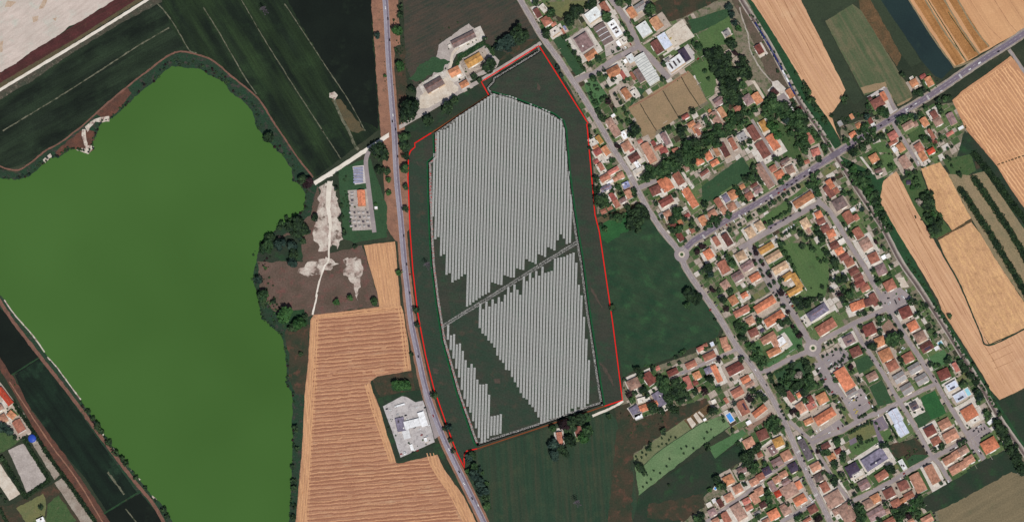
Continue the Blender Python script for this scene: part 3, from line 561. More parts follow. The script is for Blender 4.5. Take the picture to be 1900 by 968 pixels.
ST = [('F','1069,150 1082,143 1102,137 1142,109 1185,86',9),('C1','930,340 850,160 760,40 715,-20',8.5),('C1','930,340 1020,430 1150,575',10),('C2','930,430 1060,375',7),('k','1500,300 1300,390 1000,520 690,650',5.5),
      ('g','620,960 800,850 1000,740 1190,630 1340,545 1470,480',8.5),('F','1500,345 1512,360 1522,376 1540,392 1563,430 1582,462 1603,493 1620,525 1634,550 1637,568',7.5),
      ('F','1372,462 1388,452 1393,459 1412,489 1428,521 1452,557 1474,585 1489,611 1502,635',9.5),('F','1516,640 1524,631 1555,615 1590,597 1624,582 1650,570',7.5),('F','1502,650 1492,655 1461,668 1426,687 1403,690',7.5),
      ('F','1512,652 1521,668 1540,697 1562,732 1590,780',7),('F','1584,603 1600,636 1616,658 1634,685 1648,708 1657,726 1673,750 1690,778 1707,807 1725,840 1731,847 1744,862 1763,893',6.5),
      ('F','1645,572 1664,596 1683,629 1703,658 1722,688 1738,712 1752,737 1771,766 1791,800 1812,832 1826,852',7),('F','1668,745 1700,729 1734,713',6),('F','1505,822 1535,808 1562,799 1601,776 1633,764 1668,747',7.5),
      ('F','1583,928 1617,913 1652,894 1681,876 1709,861 1733,847 1760,834 1783,820 1800,812',7.5),('F','1476,847 1446,867 1419,886 1381,918 1356,935 1331,952 1300,975',5.5),('F','1512,932 1480,950 1448,968',6.5),
      ('F','1464,780 1482,797 1501,813 1513,834 1527,856 1536,870 1555,900 1572,922 1585,940',5.5),('F','1655,222 1663,240 1680,265 1706,308',5.5),('F','1872,92 1885,110 1905,140',3.5),('F','1395,222 1399,229 1416,256 1432,284 1445,310',3.5),
      ('F','1413,300 1425,320 1437,343',4.5),('e','330,210 400,370 450,470',5.5)]
streets = [road('street', mps(t, q.replace(' ', ' ')), w, 'asphalt', 0.26+0.004*(i % 5), (3.0, 'road_shoulder'), False) for i, (t, q, w) in enumerate(ST)]
def disc(pts_c, r, n=36): return [(pts_c[0]+r*math.cos(2*math.pi*k/n), pts_c[1]+r*math.sin(2*math.pi*k/n)) for k in range(n)]
for cpt, r in (((1265,472), 14), ((1508.5,645.5), 16)):
    ra = struct(flat('roundabout', disc(cpt, r), 'asphalt', 0.345)); ROADS.append(([cpt, (cpt[0]+1, cpt[1])], 2*r))
    flat('centre_island', disc(cpt, r*0.42), 'beige_yard', 0.40, ra); flat('planted_centre', disc(cpt, r*0.22), 'yard_dark', 0.46, ra)
for nm, t, q, mt in (('car_park','j','870,700 1080,650 1230,780 1010,960 880,900 850,790','asphalt'),('car_park','l','1110,500 1340,400 1420,470 1430,560 1190,680 1120,560','asphalt'),('car_park','l','1000,600 1180,960 1340,960 1120,560','asphalt'),
    ('car_park','o','0,300 180,180 240,270 290,420 120,540 30,420','asphalt'),('car_park','D4','310,370 540,215 590,270 480,330 350,390','asphalt'),('car_park','o','1420,690 1620,590 1720,700 1490,780','asphalt'),
    ('car_park','o','1390,780 1600,700 1560,880 1500,960','asphalt'),('car_park','g','850,760 1180,600 1200,640 860,820','asphalt_violet'),('car_park','i','780,40 880,90 1100,470 1280,720 1180,760 1000,560 880,350','asphalt'),
    ('car_park','d','900,220 1040,140 1100,220 1170,350 1110,370 1060,280','asphalt'),('forecourt','a','430,440 580,330 640,380 740,560 600,660 470,520','gravel_yard'),('forecourt','a','830,540 960,480 1080,580 850,670','gravel_yard'),
    ('concrete_yard','a','1545,375 1745,225 1890,430 1650,570','beige_yard'),('concrete_yard','a','1560,800 1760,560 1810,520 1890,620 1890,700 1610,890','concrete_yard'),('forecourt','p','1330,430 1240,470 1340,600 1420,700 1340,780 1240,770','gravel_yard'),
    ('playing_court','m','350,290 440,200 550,330 410,400','sports_clay'),('paved_square','o','340,560 430,510 500,650 400,690','asphalt_violet'),('paved_path','o','300,560 340,560 440,830 390,840','asphalt_violet'),('paved_square','o','30,800 110,760 130,820 50,860','asphalt_violet'),
    ('driveway','e','115,320 320,195 345,215 420,370 480,460 400,530 385,510 330,330 300,260 160,320','concrete_yard'),('driveway','n','840,650 1060,490 1100,510 860,660','yard_white'),('driveway','f','1720,110 1750,100 1890,300 1860,330','yard_white'),
    ('driveway','h','30,70 60,70 210,270 190,280','yard_white'),('driveway','d','660,0 700,0 820,200 800,220','beige_yard'),('terrace','c','700,930 860,870 930,960 720,968','yard_white'),('terrace','n','640,430 880,300 960,240 990,270 700,470','sports_clay'),
    ('driveway','D1','50,600 90,590 200,700 170,760 60,700','yard_white'),('terrace','c','880,120 1050,0 1100,40 960,140 1060,290 960,320','yard_stone'),('school_forecourt','n','1260,340 1480,180 1640,150 1650,170 1330,350','yard_stone')):
    field(nm, mps(t, q), mt, 0.208, 0.4)
# petrol station ground
ground('forecourt_concrete', (190,184,182), (172,166,165), 12, (152,145,145), 7, (0.52,0.66), grain=0.22)
ps = struct(flat('forecourt', mps('B4','930,120 1070,45 1100,50 1170,90 1225,75 1290,300 1310,380 1060,495 1000,310'), 'forecourt_concrete', 0.225, None, 0.5)); struct(flat('slip_road', mps('B4','1215,-10 1260,60 1330,220 1350,330 1310,360 1240,100'), 'asphalt', 0.245, None, 0.5))
field('verge', mps('B4','890,60 1080,15 1225,-5 1225,75 1170,90 1100,45 930,120 1000,310 1060,495 1310,390 1360,400 1400,540 1500,690 1480,700 1340,470 1040,540 960,330'), 'dark_meadow', Z4, 1.2)
# painted lines (parts of their roads)
def dashes(parent, pts, off, dash, gap, w, z, name='lane_line'):
    P = cr(pts, 8); vs, fs = [], []; acc = 0; on = True; run = []
    pp = resample(P, 1.5); n = len(pp); sh = []
    for i, q in enumerate(pp):
        a = Vector(pp[max(0, i-1)]); b = Vector(pp[min(n-1, i+1)]); d = (b-a).normalized(); sh.append((q[0]-d.y*off, q[1]+d.x*off))
    k = 0; per = int((dash+gap)/1.5); dn = max(2, int(dash/1.5)+1)
    while k < n-dn:
        v, f = ribbon_geo(sh[k:k+dn], w, z); b = len(vs); vs += v; fs += [tuple(b+i for i in q) for q in f]; k += max(1, per)
    o = obj(name, vs, fs, 'white_paint', parent); o['kind'] = 'stuff'
plain('white_paint', (205,203,200), 0.8, 0.2)
for o_, p_, hw, z_ in ((r1, R1, 4.7, 0.37), (r5, R5, 4.7, 0.36), (r4, R4, 3.8, 0.34), (r4b, R4b, 4.0, 0.34)):
    dashes(o_, p_, 0, 5, 6, 0.28, z_)
    for s_ in (-1, 1): obj('edge_line', *ribbon_geo([(q[0], q[1]) for q in resample(cr([(x, y) for x, y in p_]), 6)], 0.01, z_), 'white_paint', o_) if False else None
def edge_lines(o_, p_, hw, z_):
    pp = resample(cr(p_), 6); n = len(pp)
    for s_ in (-1, 1):
        sh = []
        for i, q in enumerate(pp):
            a = Vector(pp[max(0, i-1)]); b = Vector(pp[min(n-1, i+1)]); d = (b-a).normalized(); sh.append((q[0]-d.y*hw*s_, q[1]+d.x*hw*s_))
        obj('edge_line', *ribbon_geo(sh, 0.18, z_), 'white_paint', o_)
edge_lines(r1, R1, 4.6, 0.37); edge_lines(r5, R5, 4.6, 0.36); edge_lines(r4, R4, 3.7, 0.34); edge_lines(r4b, R4b, 4.0, 0.34)
def zebra(parent, t, x, y, ang, span, n=7):
    c0 = mp(t, x, y); d = (math.cos(math.radians(ang)), math.sin(math.radians(ang))); nr = (-d[1], d[0])
    for k in range(n):
        o = (k-(n-1)/2)*span/n
        a = (c0[0]+nr[0]*o-d[0]*1.8, c0[1]+nr[1]*o-d[1]*1.8); b = (c0[0]+nr[0]*o+d[0]*1.8, c0[1]+nr[1]*o+d[1]*1.8)
        obj('zebra_bar', *ribbon_geo([a, b], span/n*0.55, 0.39), 'white_paint', parent)
for t, x, y in (('e',1215,75),('e',835,325),('g',900,415),('g',525,645),('g',100,880),('e',585,480)): zebra(r5, t, x, y, -32, 9)
for t, x, y in (('n',1275,710),('p',1480,650),('f',1130,170)): zebra(r4b, t, x, y, 62, 8, 6)
# ---------------------------------------------------------------- railway
RAIL = [(1362,-25),(1376,0),(1402,42),(1428,84),(1458,140),(1486,192),(1520,240),(1549,286),(1597,361),(1638,423),(1670,483),(1701,528),(1749,601),(1787,662),(1824,722),(1855,776),(1899,838),(1915,862)]
field('verge', [(1352,-10),(1375,-10),(1420,75),(1480,188),(1470,195),(1440,180),(1415,120),(1390,60)], 'rail_scrub', Z2+0.01, 2)
struct(ribbon('gravel_path', mps('b','520,90 560,240 620,420 640,570 700,700 780,830 880,940 960,1010'), 2.2, 'ballast_pale', Z3, None, 1.6))
rw = struct(ribbon('railway', RAIL, 10.5, 'ballast', 0.26, None, 0.8))
def offset(pts, off):
    pp = resample(cr(pts), 6); n = len(pp); sh = []
    for i, q in enumerate(pp):
        a = Vector(pp[max(0, i-1)]); b = Vector(pp[min(n-1, i+1)]); d = (b-a).normalized(); sh.append((q[0]-d.y*off, q[1]+d.x*off))
    return sh
[obj('gravel_walk', *ribbon_geo(offset(RAIL, o_), w_, 0.31, 0.8), 'ballast_pale', rw) for o_, w_ in ((-4.0, 3.0), (4.4, 1.6))] 
plain('rail_steel', (84,72,70), 0.5, 0.4); ground('sleeper_bed', (104,90,87), (92,80,78), 10, (116,102,96), 6)
obj('track_bed', *ribbon_geo(offset(RAIL, 1.2), 3.4, 0.34, 0.2), 'sleeper_bed', rw)
for o_ in (0.4, 2.0): obj('rail', *ribbon_geo(offset(RAIL, o_), 0.16, 0.52), 'rail_steel', rw)
lc = struct(ribbon('level_crossing', [(1541,292),(1557,282)], 11, 'asphalt_dark_lane', 0.56, None, 0, False))
# ---------------------------------------------------------------- building materials
PAL = {'O':((216,126,88),'bright orange'),'o':((200,131,90),'orange'),'h':((192,134,106),'tan orange'),'t':((172,106,84),'terracotta'),'b':((112,66,58),'brown'),'B':((134,80,68),'reddish brown'),
       'd':((88,54,52),'dark brown'),'D':((132,70,60),'dark red'),'r':((158,80,72),'red'),'s':((198,116,100),'salmon'),'p':((168,130,112),'dusty brown'),'P':((202,166,130),'sand coloured'),
       'm':((148,118,115),'mauve'),'n':((122,101,96),'grey brown'),'g':((152,147,144),'grey'),'G':((102,92,97),'dark grey'),'e':((208,198,184),'cream'),'w':((234,234,232),'white'),
       'l':((208,211,208),'pale grey'),'y':((206,150,76),'yellow'),'k':((196,140,100),'apricot'),'u':((136,140,176),'lilac'),'v':((122,114,132),'violet grey'),'x':((74,62,82),'dark violet'),
       'z':((192,198,212),'ice blue'),'R':((194,64,40),'scarlet')}
for k_, (c_, nm_) in PAL.items(): roofmat('roof_'+nm_.replace(' ', '_'), c_, 0.10 if k_ in 'wlzeg' else 0.2)
RM = {k_: 'roof_'+v_[1].replace(' ', '_') for k_, v_ in PAL.items()}
roofmat('metal_pale', (216,220,217), 0.06, 3.2, 0.7, 0.1); roofmat('metal_grey', (205,205,196), 0.08, 3.2, 0.7, 0.1); roofmat('metal_brown', (128,108,102), 0.10, 3.4)
for i_, c_ in enumerate(((226,216,200),(214,196,172),(232,228,222),(208,180,150),(222,206,186),(205,200,194))): plain('plaster_%d' % i_, c_, 0.9, 0.1)
plain('solar_glass', (46,44,66), 0.6, 0.1); plain('chimney_brick', (150,96,78), 0.9); plain('parapet', (222,218,212), 0.9, 0.1); plain('dark_gap', (34,32,34), 0.9)
plain('seam_grey', (158,162,162), 0.7, 0.1); plain('skylight', (226,230,234), 0.3, 0.4); plain('dark_skylight', (70,62,66), 0.4, 0.3)
ORD = ['first','second','third','fourth','fifth','sixth','seventh','eighth','ninth','tenth','eleventh','twelfth','thirteenth','fourteenth','fifteenth','sixteenth','seventeenth','eighteenth','nineteenth']
TENS = {20:'twenty',30:'thirty',40:'forty'}
def ordw(n):
    if n <= 19: return ORD[n-1]
    t = n//10*10; return {20:'twentieth',30:'thirtieth',40:'fortieth'}[t] if n == t else TENS[t]+'-'+ORD[n-t-1]
REG = []           # (object, look phrase, category word, map point)
HOUSES = []
BN = [0]; YARDS = []
def roof_geo(L, W, zh, rise, typ, ov=0.3, th=0.2):
    a, b = L/2+ov, W/2+ov; mb = MB()
    if typ == 'g':
        r0, r1 = (-a, 0, zh+rise), (a, 0, zh+rise)
    else:
        k = max(0.3, a-b*0.95); r0, r1 = (-k, 0, zh+rise), (k, 0, zh+rise)
    z = zh-0.05
    A, B, Cc, D = (-a,-b,z), (a,-b,z), (a,b,z), (-a,b,z)
    mb.face([A, B, r1, r0]); mb.face([Cc, D, r0, r1]); mb.face([B, Cc, r1]); mb.face([D, A, r0])
    E = [(p[0], p[1], p[2]-th) for p in (A, B, Cc, D)]
    for i, (p, q) in enumerate(((A, B), (B, Cc), (Cc, D), (D, A))): mb.face([E[i], E[(i+1) % 4], q, p])
    mb.face([E[3], E[2], E[1], E[0]])
    return mb
def building(p, L, W, ang, col, typ=None, eh=None, yard=True, name=None, cat=None, word=None, extra=''):
    """p map point of the roof centre, L W map units, ang of the long side on the map"""
    i = BN[0]; BN[0] += 1; rr = random.Random(i*17+3)
    if W > L: L, W, ang = W, L, ang+90
    Lm, Wm = L*S*0.97, W*S*0.97
    big = Lm*Wm > 520; small = Lm*Wm < 75
    if typ is None:
        typ = 'm' if (col in 'lw' and big) else ('f' if col in 'wezlu' or (col in 'gGv' and big) else ('g' if L/W > 1.28 or small else 'h'))
    if eh is None: eh = 2.6 if small else (6.8 if big else rr.choice((5.6, 6.2, 6.6)))
    rise = {'g': Wm/2*0.48, 'h': Wm/2*0.46, 'm': Wm/2*0.16, 'f': 0.5}[typ]
    if Wm > 16: rise = min(rise, 3.2)
    b = lift(p, eh+rise*0.5); w = W2(b)
    size = 'small' if Lm*Wm < 95 else ('large' if Lm*Wm > 270 else 'mid-sized')
    if cat is None: cat = 'shed' if small else ('warehouse' if typ == 'm' else 'house')
    root = empty(name or {'shed':'shed','warehouse':'warehouse'}.get(cat, 'house'), (w[0], w[1], 0), math.radians(-ang))
    cw = PAL[col][1]; shape = {'g':'gabled','h':'hip roofed','m':'ribbed roof','f':'flat roofed'}[typ]
    REG.append((root, word or f"{size} {cw} {shape} {cat}", cat, p)); HOUSES.append((b, max(L, W)*0.62, L, W, ang))
    mb = MB(); wx = 0.0 if typ == 'f' else 0.0
    mb.box(-Lm/2, Lm/2, -Wm/2, Wm/2, 0, eh)
    mb.build('wall', 'plaster_%d' % (i % 6) if typ != 'm' else 'parapet', root)
    if typ == 'f':
        mb = MB(); t = 0.35
        mb.box(-Lm/2+t, Lm/2-t, -Wm/2+t, Wm/2-t, eh+0.02, eh+0.15)
        rf = mb.build('roof', RM[col], root); mb = MB(); o = 0.02
        mb.box(-Lm/2-o, Lm/2+o, -Wm/2-o, -Wm/2+t, eh+0.01, eh+0.55); mb.box(-Lm/2-o, Lm/2+o, Wm/2-t, Wm/2+o, eh+0.01, eh+0.55)
        mb.box(-Lm/2-o, -Lm/2+t, -Wm/2+t, Wm/2-t, eh+0.01, eh+0.55); mb.box(Lm/2-t, Lm/2+o, -Wm/2+t, Wm/2-t, eh+0.01, eh+0.55)
        mb.build('parapet', 'parapet' if col in 'wezl' else RM[col], root)
        if not small:
            for k in range(rr.randint(1, 3)):
                mb = MB(); x = rr.uniform(-Lm*0.35, Lm*0.35); y = rr.uniform(-Wm*0.3, Wm*0.3); s = rr.uniform(0.7, 1.6)
                mb.box(x-s, x+s, y-s*0.8, y+s*0.8, eh+0.14, eh+1.1); mb.build('roof_box', rr.choice(('parapet', 'dark_skylight', 'yard_stone')), rf)
    else:
        mat = RM[col] if typ != 'm' else ('metal_brown' if col in 'nG' else ('metal_grey' if col == 'l' else 'metal_pale'))
        rf = roof_geo(Lm, Wm, eh, rise, 'g' if typ in 'gm' else 'h').build('roof', mat, root)
        if typ != 'm' and not small:
            for k in range(rr.randint(1, 2)):
                x = rr.uniform(-Lm*0.3, Lm*0.3); y = rr.choice((-1, 1))*Wm*rr.uniform(0.1, 0.28); z = eh+rise*(1-abs(y)/(Wm/2+0.5))
                if typ == 'h': z = min(z, eh+rise*(1-max(0, abs(x)-(Lm-Wm)/2)/(Wm/2+0.5)))
                mb = MB(); mb.box(x-0.45, x+0.45, y-0.35, y+0.35, z-0.6, z+1.0); ch = mb.build('chimney', 'chimney_brick', rf)
            mb = MB(); kk = Lm/2+0.4 if typ == 'g' else max(0.3, Lm/2-Wm/2)
            mb.box(-kk, kk, -0.22, 0.22, eh+rise-0.06, eh+rise+0.14); mb.build('ridge_cap', 'roof_dark_brown' if col in 'dbBD' else 'roof_terracotta', rf)
            if rr.random() < 0.75 and Lm > 9:      # balcony or terrace slab on the sunny side
                sy = -1 if math.sin(math.radians(-ang))*0+math.cos(math.radians(-ang)) > 0 else 1
                mb = MB(); x = rr.uniform(-Lm*0.2, Lm*0.2); mb.box(x-Lm*0.22, x+Lm*0.22, sy*Wm/2-(1.5 if sy < 0 else 0), sy*Wm/2+(1.5 if sy > 0 else 0), 2.9, 3.1, bottom=True)
                mb.build('balcony', 'parapet', root)
        if typ == 'm':
            n = max(4, int(Lm/(4.6 if col != 'n' else 7.5)))
            for k in range(1, n):
                x = -Lm/2+Lm*k/n
                for sy in (-1, 1):
                    mb = MB(); y0, y1 = sy*0.1, sy*Wm*0.49; hw = 0.42
                    z0 = eh+rise*(1-abs(y0)/(Wm/2+0.3))+0.03; z1 = eh+rise*(1-abs(y1)/(Wm/2+0.3))+0.03
                    q = [(x-hw, y0, z0), (x-hw, y1, z1), (x+hw, y1, z1), (x+hw, y0, z0)]
                    mb.face(q if sy > 0 else q[::-1]); mb.build('roof_seam', 'seam_grey' if col != 'n' else 'skylight', rf)
    if 'k' in extra:       # dark panel strips on a flat roof
        for k in range(3):
            mb = MB(); x = Lm*(-0.28+0.26*k); l = Wm*rr.uniform(0.22, 0.36); mb.box(x-1.5, x+1.5, -l, l*0.9, eh+0.16, eh+0.5); mb.build('roof_panel', 'dark_skylight', rf)
    if 's' in extra:       # rooftop solar panels on the slope nearest the sun
        s2 = -1 if (math.cos(math.radians(-ang))*-1*-0.866 + math.sin(math.radians(-ang))*0.5) > 0 else 1
        mb = MB(); nx = max(2, int(Lm*0.55/1.8))
        for ix in range(nx):
            for iy in range(2):
                x = -Lm*0.27+ix*1.8; y0 = s2*(Wm*0.10+iy*1.75); y1 = y0+s2*1.6
                f0 = 1-abs(y0)/(Wm/2+0.3); f1 = 1-abs(y1)/(Wm/2+0.3)
                if f1 < 0.05: continue
                h0 = eh+(rise*f0 if typ != 'f' else 0.3)+0.12; h1 = eh+(rise*f1 if typ != 'f' else 0.25)+0.12
                q = [(x, y0, h0), (x, y1, h1), (x+1.65, y1, h1), (x+1.65, y0, h0)]
                mb.face(q if s2 < 0 else q[::-1])
        mb.build('solar_panels', 'solar_glass', rf)
    if yard and not small and cat == 'house':
        a = Lm*rr.uniform(0.62, 0.95); c = Wm*rr.uniform(0.7, 1.15); ox = rr.uniform(-2.5, 2.5); oy = rr.uniform(-4.0, 2.0)
        ring = []
        for (x0, y0), (x1, y1) in (((-a,-c),(a,-c)),((a,-c),(a,c)),((a,c),(-a,c)),((-a,c),(-a,-c))):
            for k in range(4): ring.append((x0+(x1-x0)*k/4+ox+rr.uniform(-0.5,0.5), y0+(y1-y0)*k/4+oy+rr.uniform(-0.5,0.5)))
        z = 0.105; rad = math.hypot(a, c)/S+6
        while any(abs(z-q[2]) < 0.0035 and math.dist(b, q[0]) < rad+q[1] for q in YARDS): z += 0.004
        YARDS.append((b, rad, z))
        tr = tessellate_polygon([[Vector((x, y, 0)) for x, y in ring]]); vs = [(x, y, z) for x, y in ring]; fs = []
        for t in tr:
            q0, q1, q2 = (Vector(vs[k]) for k in t); fs.append(tuple(t) if (q1-q0).cross(q2-q0).z > 0 else tuple(reversed(t)))
        obj('yard', vs, fs, rr.choice(('yard_stone','yard_stone','yard_white','yard_white','yard_grass','yard_dark')), root)
    return root
